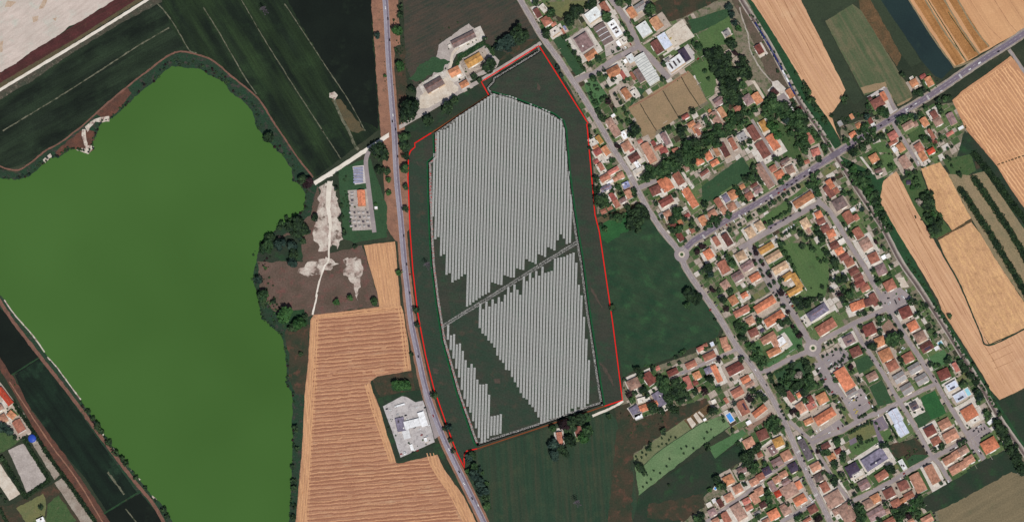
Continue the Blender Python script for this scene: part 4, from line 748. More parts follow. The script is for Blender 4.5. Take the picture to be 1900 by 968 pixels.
HD = {
'a':"45 155 110 65 60 b;115 100 100 70 50 e;150 245 110 105 -32 t;245 370 110 80 -35 e;235 285 60 40 -32 t;350 375 80 24 60 t;368 332 60 26 60 u;700 178 183 129 -35 l;835 90 135 80 57 t;1150 150 125 90 57 o;1252 78 135 90 -33 g;1440 275 150 112 55 k g;1295 348 160 140 57 l;822 400 250 135 60 n m;955 338 210 100 58 w f k;1000 515 80 45 60 w;1052 482 85 68 58 e;590 500 190 170 58 m f;672 645 145 90 -35 o;1538 485 190 112 58 z f;1448 552 160 100 58 b;1660 745 215 130 -35 w f k;1585 720 75 60 58 g;1770 650 165 95 58 x f s;1325 810 380 150 58 l;1140 690 100 85 58 l f;940 840 160 110 -28 o;1048 882 100 45 58 r;1238 890 160 80 58 n;1165 895 105 35 58 t;1078 722 50 40 58 w",
'b':"748 580 110 78 60 D;722 548 42 42 60 w;370 395 70 70 58 g f",
'c':"1085 150 130 80 57 o;1175 150 80 50 57 e;935 410 50 35 -35 w;895 490 105 85 60 p;960 590 130 95 58 p;1062 640 100 60 60 w;772 690 100 55 55 y;705 715 80 60 60 e;728 780 70 50 -30 o;750 832 90 75 -30 r;848 820 110 68 55 o;735 945 60 50 -30 r;1090 765 110 100 -30 h;1148 802 60 50 -30 r;1180 900 130 88 -32 b;1352 845 250 98 62 h g;1250 710 60 40 -25 s;1465 780 110 40 -25 t;1408 735 60 45 58 r;1545 680 150 70 62 m g;1525 820 90 75 -25 r;1665 825 75 74 -20 t;1780 420 90 45 -30 r;1850 510 90 60 -30 o;1895 580 70 50 60 o",
'd':"270 240 110 85 -35 m;240 455 190 95 58 p g;178 368 70 36 58 o;322 390 170 70 58 k g;495 325 80 70 -30 t;615 220 120 100 58 m;725 205 130 95 58 o;1110 150 110 66 58 o;930 130 90 60 45 d;1220 325 60 45 -30 b;800 525 130 80 62 y h;680 610 180 100 58 B g;790 805 200 110 58 B g;910 720 190 100 58 O g;548 660 110 100 -30 g f;440 740 150 60 62 t;340 812 170 72 62 b;250 830 110 50 62 k;150 880 100 80 62 O;45 940 100 80 -30 O;225 960 100 62 -30 O;1325 640 80 50 60 t;1352 690 90 60 60 s;1410 835 100 85 -20 s;1310 950 60 45 -20 t;1050 940 110 50 -30 n;1845 630 80 60 -30 O;1835 420 60 40 60 o;1700 500 60 50 60 g;20 530 80 60 -30 p;30 600 90 50 60 t",
'e':"240 385 150 118 -30 B;310 310 110 62 62 O;150 335 45 45 -30 d;662 150 92 80 -30 o;640 95 50 34 -30 e;772 75 72 46 -30 r;845 135 110 80 62 o;155 595 72 52 62 D;188 642 50 36 -30 w;15 650 62 60 -30 o;595 650 140 75 -30 p;682 635 60 60 -30 p;790 610 105 80 58 o;900 520 90 76 58 B;945 605 100 90 -30 p;1105 570 140 85 62 m g;1220 680 70 36 -30 w;870 750 130 46 60 t;910 840 60 50 60 D;415 768 105 95 -30 s g;420 850 110 40 -30 t;510 905 100 80 58 o;440 935 70 50 58 w;725 910 110 90 58 t;865 950 90 62 -30 R;1090 745 90 40 -30 s",
'f':"790 60 90 55 60 t;835 185 120 70 -30 t;935 105 140 50 -30 s;1020 160 80 75 -25 h;962 202 60 50 -30 h;900 240 90 36 -30 w;850 308 130 56 -25 v;1085 275 85 75 -25 u;1095 330 80 36 -25 d;1115 382 100 76 62 h;925 410 90 60 60 r;972 492 90 66 62 t;1045 450 80 50 -30 m;890 537 62 55 -25 t;822 582 70 55 -25 t;1430 330 130 108 -25 B;1548 262 170 140 58 O h;1530 352 90 50 60 e;1700 200 150 96 58 t;1750 292 90 60 58 e;1555 462 170 86 -30 D;1805 372 130 96 58 O;1868 472 130 90 58 O;1575 620 95 86 60 h;1500 632 60 55 60 g;1642 750 90 70 60 D;1722 712 62 50 60 o;1720 882 100 70 60 D;1860 802 70 50 60 t;1800 632 70 46 -30 r;1792 72 72 60 58 p;1215 30 110 60 58 w;1235 95 130 50 -30 e",
'g':"105 130 110 42 -35 B;808 165 320 88 57 p g;910 80 80 70 -30 t;985 150 110 90 -30 O;1110 92 100 90 -25 p;1040 25 90 42 -30 b;440 385 112 100 60 o;360 430 90 72 58 v;272 480 110 75 58 t;335 572 90 70 60 h;425 525 100 90 -30 h;492 505 70 55 58 g;195 612 106 86 -30 h;90 692 112 86 60 o;550 292 60 50 -30 o;600 342 60 50 -30 m;632 402 92 86 -30 t;690 275 90 36 -30 b;730 332 92 70 -30 m;1268 445 262 92 -33 o;1580 262 110 75 58 O;1570 350 150 90 58 B;1655 340 62 60 58 t;1690 490 150 130 -30 n;1850 562 62 45 -30 w;1795 650 140 108 58 t;1885 650 70 60 58 t;752 752 112 95 58 P;640 822 120 95 58 P;1445 620 82 80 -25 O;1470 692 100 80 -25 B;1525 782 100 86 -25 B;1590 842 100 90 -25 O;1290 722 120 100 58 P;1320 792 80 50 58 p;245 930 112 62 58 t;372 912 152 80 58 b;1715 935 80 60 -30 e",
'h':"195 85 106 95 -30 o;252 235 80 60 -25 n;275 264 34 30 -25 w;560 132 152 105 58 p;770 62 110 80 58 o;605 368 52 50 -5 x",
'i':"955 62 190 75 -30 y g;1040 162 200 90 -30 P g;1120 290 190 84 -30 P g;1208 392 130 68 -33 y g;1315 450 200 72 58 y g;1290 562 180 74 -30 y g;280 132 112 100 58 O;458 285 150 112 60 t;655 152 120 100 -30 P;735 272 150 90 -33 m g;620 392 130 100 -30 m g;825 402 130 80 -30 O;475 490 100 98 -35 p;570 672 106 95 58 o;700 612 80 56 -30 O;940 722 272 95 -32 O;1050 885 250 95 -32 O;670 802 200 78 -28 t g;768 912 96 86 -28 h;1558 812 262 108 -33 v h;40 582 62 50 30 e;800 500 70 40 -30 e",
'j':"265 32 110 75 -30 O;275 88 70 42 -30 h;300 156 106 75 -28 B;360 222 100 80 -28 O;415 290 110 70 -28 B;475 352 106 86 -28 t;530 460 116 80 -28 B;580 530 110 70 -28 B;600 602 120 76 -28 D;660 652 110 76 -28 t;540 872 110 98 -20 O;615 842 100 95 -20 O;695 822 90 88 -20 b;770 792 150 80 62 B;580 15 130 100 58 t;668 142 130 130 -30 p g;760 302 120 118 -25 t;850 442 122 118 -25 m h;950 622 132 120 -28 t;885 297 60 50 -30 w;932 282 56 46 -30 e",
'k':"285 702 150 120 -25 p;470 642 150 110 55 D g;555 640 70 52 -25 t;570 520 50 50 -25 s;450 552 80 40 -25 e;745 567 130 72 -25 D g;960 477 130 72 -25 t g;1175 377 152 80 -25 t g;1070 292 80 50 -25 s;1130 252 50 38 -25 t;1210 240 46 52 -25 z;1350 215 122 85 75 h h;1385 285 90 60 -20 h;1475 522 200 110 -28 D g;1160 547 80 76 -25 v;1222 510 62 60 65 o;1262 585 210 68 65 O;1030 602 90 85 -25 o;1015 692 60 55 -25 D;925 692 160 80 68 s f;1055 767 60 46 -25 h;1600 652 110 76 -28 O;1650 712 110 60 -28 p;1505 802 142 100 -30 t g;1230 915 56 50 -25 e;1375 900 70 40 60 t",
'l':"300 227 110 90 -25 B;378 166 52 40 -30 e;402 202 50 42 -30 x;475 292 190 88 -30 h;552 335 130 72 62 h;540 452 165 82 -28 o;620 342 122 90 -35 w f;1150 162 250 118 -32 t;1420 312 130 108 -28 m h s;1500 452 130 112 -25 B;1660 192 150 132 -25 D;1785 332 122 112 -25 o;1852 490 150 140 -25 o;1368 772 272 150 58 O h;1690 742 130 90 -28 p;1455 935 130 70 -30 g",
'm':"630 116 140 130 -25 D h;715 277 120 110 -28 O h;800 402 130 112 -28 p h;878 522 150 100 -30 b g s;1000 540 60 46 -30 w;660 646 130 112 -28 t h;475 742 130 116 -28 t h;735 772 152 100 -30 g g;560 882 142 110 -30 g g;820 902 150 106 -30 g g;1080 842 140 120 -25 D h;1220 762 112 52 62 s",
'n':"620 192 170 110 62 t g s;815 232 182 75 -38 O g;690 370 62 50 -30 w;850 507 130 120 -25 B;690 602 130 112 -28 h;1035 592 122 110 -25 y;970 692 110 90 58 m f;1130 752 122 112 -28 h;1020 832 130 100 -28 m g;820 742 62 60 -25 t;610 922 110 80 -30 m g;1175 62 130 70 55 B g;1290 37 80 60 -30 O;1300 192 122 100 58 h;1425 172 112 80 -28 s f;1410 92 80 70 58 D;1550 82 130 120 -28 o h;1390 352 112 62 -25 o;1580 292 262 110 -32 O;1355 682 262 90 62 G f;1470 882 122 90 -28 h;1590 642 110 70 -28 b;1660 772 92 80 -28 o;1740 702 80 56 -28 r;1285 550 46 36 -30 w;1045 655 110 26 -28 w;175 335 40 30 -30 w",
'o':"1240 162 142 90 -30 z f s;1332 282 152 100 -30 z f s;795 395 90 86 -28 G g s;575 512 162 120 60 z g;645 662 162 120 60 z g;1440 472 172 150 -30 O h;1510 560 110 60 -30 e;1680 852 190 150 -30 O h;1150 602 142 110 -28 h;980 682 132 110 -28 D;1050 802 112 90 -28 t;1220 742 172 120 -28 h g;710 192 142 110 -30 g g;370 870 40 36 -28 e;1690 585 70 45 -40 w",
'p':"450 467 122 110 -28 o h;560 572 112 96 -28 h;455 672 106 86 -28 h;355 742 100 60 58 b;285 715 52 50 -28 w;225 762 62 55 -28 e;260 847 96 80 -28 m;900 362 100 90 -28 x;1210 322 112 110 -28 x h;825 432 96 76 -28 t;750 492 106 80 -28 h;1095 402 96 70 -28 h;1015 462 86 76 -28 h;1125 492 100 60 -28 m;965 542 130 70 60 m;1165 592 190 150 -30 p h;1270 532 96 80 62 O;1030 632 76 72 -28 R;1290 702 152 100 -30 O g;815 602 112 90 -28 h;760 682 122 90 60 h;660 717 92 70 -28 s;690 792 92 60 -28 t;570 842 200 130 58 p h;420 912 130 90 60 t;300 947 90 60 -28 h;855 762 80 66 -28 d;980 872 132 110 -28 O;1130 832 112 90 -28 p;1090 782 80 50 -28 p;1440 812 112 90 -30 B;1375 942 100 42 -30 t;1510 442 100 90 -28 n;1580 552 112 95 60 t;1690 692 200 168 -30 p h;1840 852 220 168 58 p h;1710 842 72 70 -28 p;890 952 90 50 -28 h;790 860 80 40 -30 g;1730 700 90 80 60 m;1650 760 80 60 -30 p;1860 800 70 60 58 P",
'q':"75 352 150 148 -28 x h;330 232 300 158 -33 v f s;412 417 152 90 -33 t g;205 522 130 110 -28 m g;838 502 232 128 62 h g;1005 402 230 110 62 h g;665 532 122 110 -25 B h;500 622 130 110 -28 B h;340 687 112 100 -28 o h;255 747 112 98 -28 p;732 652 122 76 -28 t g;662 712 72 56 -28 o;580 742 112 90 -28 t;350 862 210 120 -30 m g;475 842 62 60 -28 p;500 955 140 70 -28 t;945 932 140 90 -28 h g;1195 232 130 90 -30 h g;1290 167 96 85 -30 h;1370 122 120 90 -30 p g;1275 342 142 98 -30 h g;1365 292 110 86 -30 h;1440 232 120 90 -30 h;660 292 130 60 60 l f;130 410 120 60 -28 e;75 445 60 50 -28 e;20 870 120 90 60 p;100 955 70 50 -28 t;760 955 70 50 -28 h",
'B1':"1520 288 190 55 -27 n g;1595 442 130 65 -30 y g;1455 525 85 60 -28 o g;1525 617 65 45 -30 o g;1305 622 145 65 -30 n g;1490 558 30 24 -30 w;1420 340 26 20 60 e;1500 335 24 16 -27 e;1545 310 24 16 -27 e;1590 290 24 16 -27 e",
'B2':"772 502 118 56 87 O g;880 575 22 20 0 w",
'C4':"348 352 92 42 83 t g;485 302 72 50 75 B g;1000 115 145 50 -22 O g;1085 62 115 85 58 v f;905 155 80 72 58 v f;965 70 95 40 -15 e;925 190 60 40 -20 w",
'A4':"38 45 150 46 52 R g;85 180 58 48 40 o;140 262 92 66 60 t g;25 205 60 50 60 h;300 955 60 40 -25 w;-5 130 40 60 60 p"}
for t_, s_ in HD.items():
    for q_ in s_.split(';'):
        a_ = q_.split(); k_ = TILES[t_][2]; pp_ = mp(t_, float(a_[0]), float(a_[1]))
        if any(math.dist(pp_, q[3]) < 4.2 for q in REG): continue      # the same roof read twice
        building(mp(t_, float(a_[0]), float(a_[1])), float(a_[2])/k_, float(a_[3])/k_, float(a_[4]), a_[5], next((x for x in a_[6:] if x in 'ghfm'), None), yard=t_ != 'B2', extra=''.join(x for x in a_[6:] if x in 'sk'))
# petrol station: canopy roofs on posts, shop
def canopy(p, L, W, ang, look, h=5.2):
    w = W2(lift(p, h)); root = empty('canopy', (*w, 0), math.radians(-ang)); L *= S; W *= S
    mb = MB(); mb.box(-L/2, L/2, -W/2, W/2, h-0.7, h, bottom=True); mb.build('canopy_roof', 'roof_white', root)
    n = max(2, int(L/8))
    for k in range(1, n):
        mb = MB(); x = -L/2+L*k/n; mb.box(x-0.09, x+0.09, -W/2, W/2, h+0.002, h+0.05); mb.build('roof_seam', 'roof_grey', root)
    for sx in (-1, 1):
        for sy in (-1, 1):
            mb = MB(); mb.box(sx*L*0.38-0.2, sx*L*0.38+0.2, sy*W*0.3-0.2, sy*W*0.3+0.2, 0, h-0.7); mb.build('post', 'parapet', root)
    tag(root, look, 'canopy', 'canopies of the filling station'); return root
canopy(mp('B4',1160,242), 150/3.95, 58/3.95, -14, 'long white filling station canopy with ribbed roof panels')
canopy(mp('B4',1222,212), 108/3.95, 48/3.95, 72, 'white cross canopy at the roadside end of the filling station', 5.8)
canopy(mp('B4',1102,322), 68/3.95, 52/3.95, 75, 'small white canopy on the field side of the filling station', 4.6)
building(mp('B4',1060,252), 104/3.95, 66/3.95, 78, 'v', 'f', 4.5, False, 'shop', 'shop', 'violet grey flat filling station shop')
for x_, y_, l_, w_ in ((1245,365,34,24),(1142,420,48,24)): building(mp('B4',x_,y_), l_/3.95, w_/3.95, 72, 'w', 'f', 3.2, False, 'kiosk', 'kiosk', 'white flat roofed kiosk')
for k_ in range(6):
    p_ = mp('B4', 1120+22*k_, 275-5*k_); o_ = empty('fuel_pump', (*W2(p_), 0.24), math.radians(14)); mb = MB(); mb.box(-1.8, 1.8, -0.7, 0.7, 0, 0.15); mb.build('island', 'parapet', o_); mb = MB(); mb.box(-0.5, 0.5, -0.3, 0.3, 0.15, 1.9); mb.build('pump_body', 'roof_red', o_)
    tag(o_, f'red fuel pump on a kerbed island, {ordw(k_+1)} from the field side of the filling station', 'fuel pump', 'fuel pumps')
# ---------------------------------------------------------------- solar farm
plain('panel_face', (172,172,168), 0.6, 0.1, 0.03); plain('panel_frame', (198,198,194), 0.5, 0.3); plain('galvanised', (120,122,124), 0.5, 0.4)
LEAN = 0.028; PITCH = 5.675; TL = 9.0
mb = MB(); wd = 4.05*S; mh = TL*S/6
for ix in range(2):
    for iy in range(6):
        x0 = -wd/2+ix*wd/2+0.10; y0 = -TL*S/2+iy*mh+0.13
        mb.box(x0, x0+wd/2-0.20, y0, y0+mh-0.26, 1.45, 1.52, 1); mb.face([(x0+0.12, y0+0.12, 1.525), (x0+wd/2-0.32, y0+0.12, 1.525), (x0+wd/2-0.32, y0+mh-0.38, 1.525), (x0+0.12, y0+mh-0.38, 1.525)], 0)
TABLE = mb.mesh('panel_table', ['panel_face', 'panel_frame'])
mb = MB(); mb.box(-0.09, 0.09, -0.09, 0.09, 0, 1.44); POST = mb.mesh('post', ['galvanised'])
NROW = [0]
def solar_row(xt, yt, n, label, group):
    ang = math.atan2(-LEAN, 1.0)          # the row runs down the map, leaning west
    w = W2((xt, yt)); root = empty('solar_row', (*w, 0), ang); NROW[0] += 1
    tag(root, label, 'solar row', group)
    for k in range(n):
        t = bpy.data.objects.new('panel_table', TABLE); t.location = (0, -(k+0.5)*TL*S, 0); link(t, root)
    for k in (0, n//2, n-1):
        q = bpy.data.objects.new('post', POST); q.location = (0, -(k+0.5)*TL*S, 0); link(q, root)
def poly_y(poly, x, top):
    ys = []
    for a, b in zip(poly, poly[1:]):
        if min(a[0], b[0]) <= x <= max(a[0], b[0]) and a[0] != b[0]: ys.append(a[1]+(b[1]-a[1])*(x-a[0])/(b[0]-a[0]))
    return (min(ys) if top else max(ys)) if ys else None
UB = [444,440,475,472,510,507,524,520,518,513,509,569,566,561,557,553,549,546,543,524,526,528,529,511,513,515,515,498,500,501,481,485,487,490,472,474,477,459,462,465,446,435,443,453,451]
TOPE = [(798,303),(806,300),(806,288),(811,286),(812,249),(860,215),(908,182),(919,179),(950,185),(1000,204),(1030,217),(1042,227),(1047,240),(1049,262),(1057,330),(1062,390),(1070,455)]
for i_, yb in enumerate([402]+UB):
    xb = 806.3+5.68*(i_-1)+(500-yb)*LEAN; yt = 250
    for _ in range(6):
        x_ = xb+(yb-yt)*LEAN; yt = poly_y(TOPE, x_, True) or yt
    n_ = int((yb-yt)/TL+0.7)
    if n_ > 0: solar_row(xb+n_*TL*LEAN, yb-n_*TL, n_, f'long upright solar row, {ordw(i_+1)} from the west in the northern block', 'solar rows of the northern block')
LT = [563.5,573.7,559.7,568.6,555.4,563.5,551.4,559.7,547,533,542.8,528,537.7,547,513,521.8,506.6,516,503,511.6,495,506.6,504.8,502.8,480,478.5,477.6,476.7,473.4,470.9,469,487.6,528.6,548,588,629,668]
for i_, yt in enumerate(LT):
    xt = 891.5+5.68*i_+(563.5-yt)*LEAN; yb = 606.6+8.45*i_
    bx = xt-(yb-yt)*LEAN
    for _ in range(4): yl = 784-(bx-1004)*0.357; yy = min(yb, yl-2); bx = xt-(yy-yt)*LEAN
    n_ = round((yy-yt)/TL)
    if n_ > 0: solar_row(xt, yt, n_, f'solar row, {ordw(i_+1)} from the west in the southern block', 'solar rows of the southern block')
BT = [603,622,620,638.7,637,651,668,682,675,682,704,713,713,712,732,772,771,770,768]
LEFT = [(822,600),(830,640),(841,680),(855,727),(866,760),(880,795),(888,818)]
for i_, yt in enumerate(BT):
    xt = 832+5.68*i_+(603-yt)*LEAN; yy = yt
    while yy < 830:
        x_ = xt-(yy-yt)*LEAN; xl = None
        for a, b in zip(LEFT, LEFT[1:]):
            if a[1] <= yy <= b[1]: xl = a[0]+(b[0]-a[0])*(yy-a[1])/(b[1]-a[1])
        if (xl is not None and x_-2 < xl+2) or yy > 819-(x_-888)*0.33: break
        yy += 1
    n_ = max(1, round((yy-yt)/TL))
    solar_row(xt, yt, n_, f'short solar row, {ordw(i_+1)} from the west in the corner block by the filling station', 'solar rows of the south-west block')
GL = [(804,250),(805,290),(793,301),(794,361),(797,440),(800,492),(809,563),(820,632),(847,728),(880,822),(884,828)]
GR = [(912,170),(950,180),(1000,199),(1030,212),(1046,224),(1051,240),(1058,320),(1066,382),(1075,440),(1083,485),(1094,573),(1106,650),(1117,723),(1122,751)]
struct(obj('hedge_strip', *ribbon_geo(resample(GL, 5), 3.0, 0.19, 0.4), 'hedge_strip')); struct(obj('hedge_strip', *ribbon_geo(resample(GR, 5), 3.0, 0.19, 0.4), 'hedge_strip'))
def inset(pts, off):
    pp = resample(pts, 6); n = len(pp); sh = []
    for i, q in enumerate(pp):
        a = Vector(pp[max(0, i-1)]); b = Vector(pp[min(n-1, i+1)]); d = (b-a).normalized(); sh.append((q[0]-d.y*off, q[1]+d.x*off))
    return sh
BOT = [(885,827),(950,806),(1000,790),(1060,769),(1119,749)]; TOPW = [(806,246),(850,215),(880,195),(910,176)]
for nm_, pts_, off_, lb_ in (('fence', GL, -2.4, 'black mesh fence along the west side of the solar field'), ('fence', GR, 2.4, 'black mesh fence along the east side of the solar field'),
                         ('fence', BOT, -0.2, 'black mesh fence along the south edge of the solar field'), ('fence', TOPW, 0.6, 'black mesh fence along the north-west edge of the solar field')):
    f_ = wall_ribbon(nm_, inset(pts_, off_), 1.1, 1.9, 'black_mesh'); tag(f_, lb_, 'fence', 'fences of the solar field')
for pts_, off_, mt_ in ((GL, -5.0, 'gravel_track_red'), (GR, 5.2, 'gravel_track'), (BOT, -3.6, 'gravel_track'), (TOPW, 3.2, 'gravel_track')):
    struct(obj('service_track', *ribbon_geo(inset(pts_, off_), 4.0, 0.21, 0.9), mt_))
DG = [(820,606),(860,581),(900,557),(957,521),(1010,487),(1072,449)]
for o_ in (-1.9, 1.9): struct(obj('service_track', *ribbon_geo(inset(DG, o_), 2.7, 0.20, 0.9), 'gravel_track'))
AC = [(997,86),(1001.5,95),(960,120),(917,146),(916,152),(905,164),(912,174)]
struct(obj('access_track', *ribbon_geo(resample(AC, 3), 3.6, 0.20, 0.3), 'gravel_track'))
for o_ in (-2.6, 2.6): tag(wall_ribbon('fence', inset(AC, o_), 0.7, 1.6, 'black_mesh'), 'black fence on the %s side of the northern access track' % ('field' if o_ < 0 else 'road'), 'fence', 'fences of the access track')
def bline(pts, mat, lb): tag(wall_ribbon('boundary_line', pts, 1.9, 0.3, mat, 0.1), lb, 'boundary line', 'boundary lines of the solar site')
bline([(1000,85),(1091,229),(1088.5,231),(1090,240),(1104,398),(1112,430),(1118,470),(1137,600),(1155,742),(1122,753)], 'red_paint', 'red boundary line down the east side of the solar site')
bline([(1122,753),(885,832)], 'brown_paint', 'brown boundary line along the south edge of the solar site')
bline([(885,832),(866,836),(862,842),(861,850),(862,868),(848,840),(833,800),(805,720),(790,660),(775,580),(766,500),(761,430),(757,330),(758,290),(762,280),(770,273),(769.5,266),(800,247)], 'red_paint', 'red boundary line down the west side of the solar site')
bline([(800,247),(907,177)], 'brown_paint', 'brown boundary line along the north-west edge of the solar site')
bline([(907,177),(893,152),(999,86)], 'red_paint', 'red boundary line beside the farm road in the north')
# ---------------------------------------------------------------- substation, pools, pylons, dome
plain('apparatus', (205,200,198), 0.5, 0.3); plain('apparatus_dark', (92,84,92), 0.6, 0.3); plain('blue_tarp', (44,74,168), 0.5, 0.3)
n_ = 0
rs_ = random.Random(5)
for k in range(6):
    w = W2(lift(mp('B2', 750, 285+20*k), 1.5)); o_ = empty('cabinet_row', (*w, 0), math.radians(4)); mb = MB(); mb.box(-8, 8, -1.3, 1.3, 0, 2.2); mb.build('cabinet', 'roof_lilac', o_)
    mb = MB(); mb.box(-8.2, 8.2, -0.15, 0.15, 2.2, 2.45); mb.build('ridge', 'apparatus', o_)
    tag(o_, f'lilac cabinet row, {ordw(k+1)} from the north in the substation yard', 'cabinet row', 'cabinet rows of the substation')
for (x_, y_) in [(705,470),(705,495),(705,520),(705,550)]+[(690+32*i+(8 if j % 2 else 0), 610+33*j) for j in range(4) for i in range(5)]:
    n_ += 1; w = W2(lift(mp('B2', x_, y_), 2)); o_ = empty('transformer', (*w, 0), rs_.uniform(-0.1, 0.1)); s_ = rs_.uniform(0.8, 1.2)
    mb = MB(); mb.box(-1.7*s_, 1.7*s_, -1.2, 1.2, 0, 2.4); mb.build('tank', 'apparatus' if n_ % 3 else 'apparatus_dark', o_)
    for q in (-1, 0, 1): mb = MB(); mb.box(q*s_-0.18, q*s_+0.18, -0.18, 0.18, 2.4, 4.2); mb.build('insulator', 'apparatus_dark', o_)
    mb = MB(); mb.box(-2.6, 2.6, 1.6, 1.85, 4.0, 4.25, bottom=True); mb.box(-2.6, -2.4, 1.6, 1.85, 0, 4.0); mb.box(2.4, 2.6, 1.6, 1.85, 0, 4.0); mb.build('gantry', 'galvanised', o_)
    REG.append((o_, 'boxy ' + ('pale' if n_ % 3 else 'dark') + ' substation transformer', 'transformer', mp('B2', x_, y_)))
def pool(t, x, y, L, W, ang, mat, lb):
    w = W2(mp(t, x, y)); k = S/TILES[t][2]; L *= k; W *= k; o = empty('swimming_pool', (*w, 0), math.radians(-ang))
    mb = MB(); r = 1.3; z = 0.36
    mb.box(-L/2-r, L/2+r, -W/2-r, -W/2, 0.1, z); mb.box(-L/2-r, L/2+r, W/2, W/2+r, 0.1, z); mb.box(-L/2-r, -L/2, -W/2, W/2, 0.1, z); mb.box(L/2, L/2+r, -W/2, W/2, 0.1, z); mb.build('pool_edge', 'pool_rim', o)
    mb = MB(); mb.face([(-L/2,-W/2,0.3),(L/2,-W/2,0.3),(L/2,W/2,0.3),(-L/2,W/2,0.3)]); mb.build('pool_water', mat, o); tag(o, lb, 'swimming pool', 'garden pools')
pool('n',472,312,105,56,58,'pool_water','large blue rectangular garden pool in a lawn')
pool('m',1040,485,52,42,-30,'pool_water_pale','pale garden pool beside a hedge next to the railway')
pool('o',1428,232,88,44,60,'pool_water_pale','long turquoise garden pool behind the ice blue houses')
pool('p',300,572,26,26,30,'pool_water','tiny round blue paddling pool behind an orange roof')
c_ = mp('A4', 235, 352); o_ = empty('dome', (*W2(lift(c_, 4)), 0)); mb = MB(); rd = 31/3.95*S; vs_, fs_ = [], []
for a in range(7):
    th = a/6*math.pi/2
    for q in range(20): vs_.append((rd*math.cos(th)*math.cos(q*math.pi/10), rd*math.cos(th)*math.sin(q*math.pi/10), 2.0+3.2*math.sin(th)))
for a in range(6):
    for q in range(20): fs_.append((a*20+q, a*20+(q+1) % 20, (a+1)*20+(q+1) % 20, (a+1)*20+q))
obj('cover', vs_, fs_, 'blue_tarp', o_, None, True); vs_ = [(rd*math.cos(q*math.pi/10), rd*math.sin(q*math.pi/10), z) for z in (0, 2.0) for q in range(20)]
obj('tank_wall', vs_, [(q, (q+1) % 20, 20+(q+1) % 20, 20+q) for q in range(20)], 'parapet', o_); tag(o_, 'round blue domed tank beside the riding yard', 'tank')
def pylon(t, x, y, lb):
    w = W2(mp(t, x, y)); o = empty('pylon', (*w, 0), 0.5); H = 30.0; mb = MB(); c = lambda z: 2.6*(1-z/H)+0.35
    lv = [0, 6, 12, 18, 23, 27, 30]
    for a, b in zip(lv, lv[1:]):
        pa = [(sx*c(a), sy*c(a), a) for sx, sy in ((-1,-1),(1,-1),(1,1),(-1,1))]; pb = [(sx*c(b), sy*c(b), b) for sx, sy in ((-1,-1),(1,-1),(1,1),(-1,1))]
        for k in range(4): mb.bar(pa[k], pb[k], 0.16); mb.bar(pa[k], pb[(k+1) % 4], 0.09); mb.bar(pb[k], pb[(k+1) % 4], 0.09)
    mb.build('tower', 'apparatus_dark', o)
    for z, l in ((20, 5.5), (24, 6.5), (28, 4.5)):
        m2 = MB(); m2.bar((-l, 0, z), (l, 0, z), 0.16); m2.bar((-l, 0, z), (0, 0, z+1.6), 0.1); m2.bar((l, 0, z), (0, 0, z+1.6), 0.1); m2.build('crossarm', 'apparatus_dark', o)
    for sx in (-1, 1):
        for sy in (-1, 1): m2 = MB(); m2.box(sx*2.95-0.7, sx*2.95+0.7, sy*2.95-0.7, sy*2.95+0.7, 0, 0.5); m2.build('footing', 'apparatus_dark', o)
    tag(o, lb, 'pylon', 'power line pylons')
pylon('B1',72,92,'steel lattice pylon in the black field in the north'); pylon('B3',1268,62,'steel lattice pylon by the west fence of the solar field'); pylon('C4',488,838,'steel lattice pylon alone in the southern meadow')
# ---------------------------------------------------------------- train
plain('coach_blue', (36,44,98), 0.4, 0.4); plain('coach_white', (232,232,236), 0.4, 0.4); plain('coach_glass', (30,34,44), 0.2, 0.5); plain('coach_grey', (110,112,124), 0.5, 0.3)
tp = resample(cr(RAIL), 0.5); tp = [q for q in inset(tp, 1.2)]
cum = [0.0]
for a, b in zip(tp, tp[1:]): cum.append(cum[-1]+math.dist(a, b))
s0 = min(range(len(tp)), key=lambda i: math.dist(tp[i], (1401,44)))
for k in range(6):
    d0 = cum[s0]+k*25.5; d1 = d0+24.6
    pa = tp[min(range(len(tp)), key=lambda i: abs(cum[i]-d0))]; pb = tp[min(range(len(tp)), key=lambda i: abs(cum[i]-d1))]
    ctr = ((pa[0]+pb[0])/2, (pa[1]+pb[1])/2); w = W2(ctr); an = math.atan2(-(pb[1]-pa[1]), pb[0]-pa[0]); L = math.dist(pa, pb)*S
    o = empty('rail_coach', (*w, 0.55), an); wh = k == 4
    pr = [(-1.35,0.9),(-1.5,1.6),(-1.5,3.1),(-1.1,3.75),(0,4.0),(1.1,3.75),(1.5,3.1),(1.5,1.6),(1.35,0.9)]
    vs_ = [(x, y, z) for x in (-L/2, L/2) for y, z in pr]; m_ = len(pr); fs_ = [(i, i+1, m_+i+1, m_+i) for i in range(m_-1)]+[tuple(range(m_))[::-1], tuple(range(m_, 2*m_))]
    obj('body', vs_, [tuple(reversed(f)) for f in fs_], 'coach_white' if wh else 'coach_blue', o)
    for sy in (-1, 1):
        for q in range(7):
            mb = MB(); x = -L/2+1.6+q*(L-3.2)/7; y = sy*1.52; z0, z1 = 2.0, 2.9; pt = [(x, y, z0), (x+(L-3.2)/7-0.7, y, z0), (x+(L-3.2)/7-0.7, y, z1), (x, y, z1)]; mb.face(pt if sy < 0 else pt[::-1]); mb.build('window', 'coach_glass', o)
    for x in (-L*0.3, L*0.3): mb = MB(); mb.box(x-1.5, x+1.5, -1.1, 1.1, 0.0, 0.95); mb.build('bogie', 'apparatus_dark', o)
    mb = MB(); mb.box(-L*0.15, L*0.15, -0.6, 0.6, 3.95, 4.25); mb.build('roof_unit', 'coach_grey', o)
    tag(o, 'white roofed rail coach near the rear of the train' if wh else f'dark blue rail coach, {ordw(k+1)} from the north in the train', 'rail coach', 'coaches of the train')
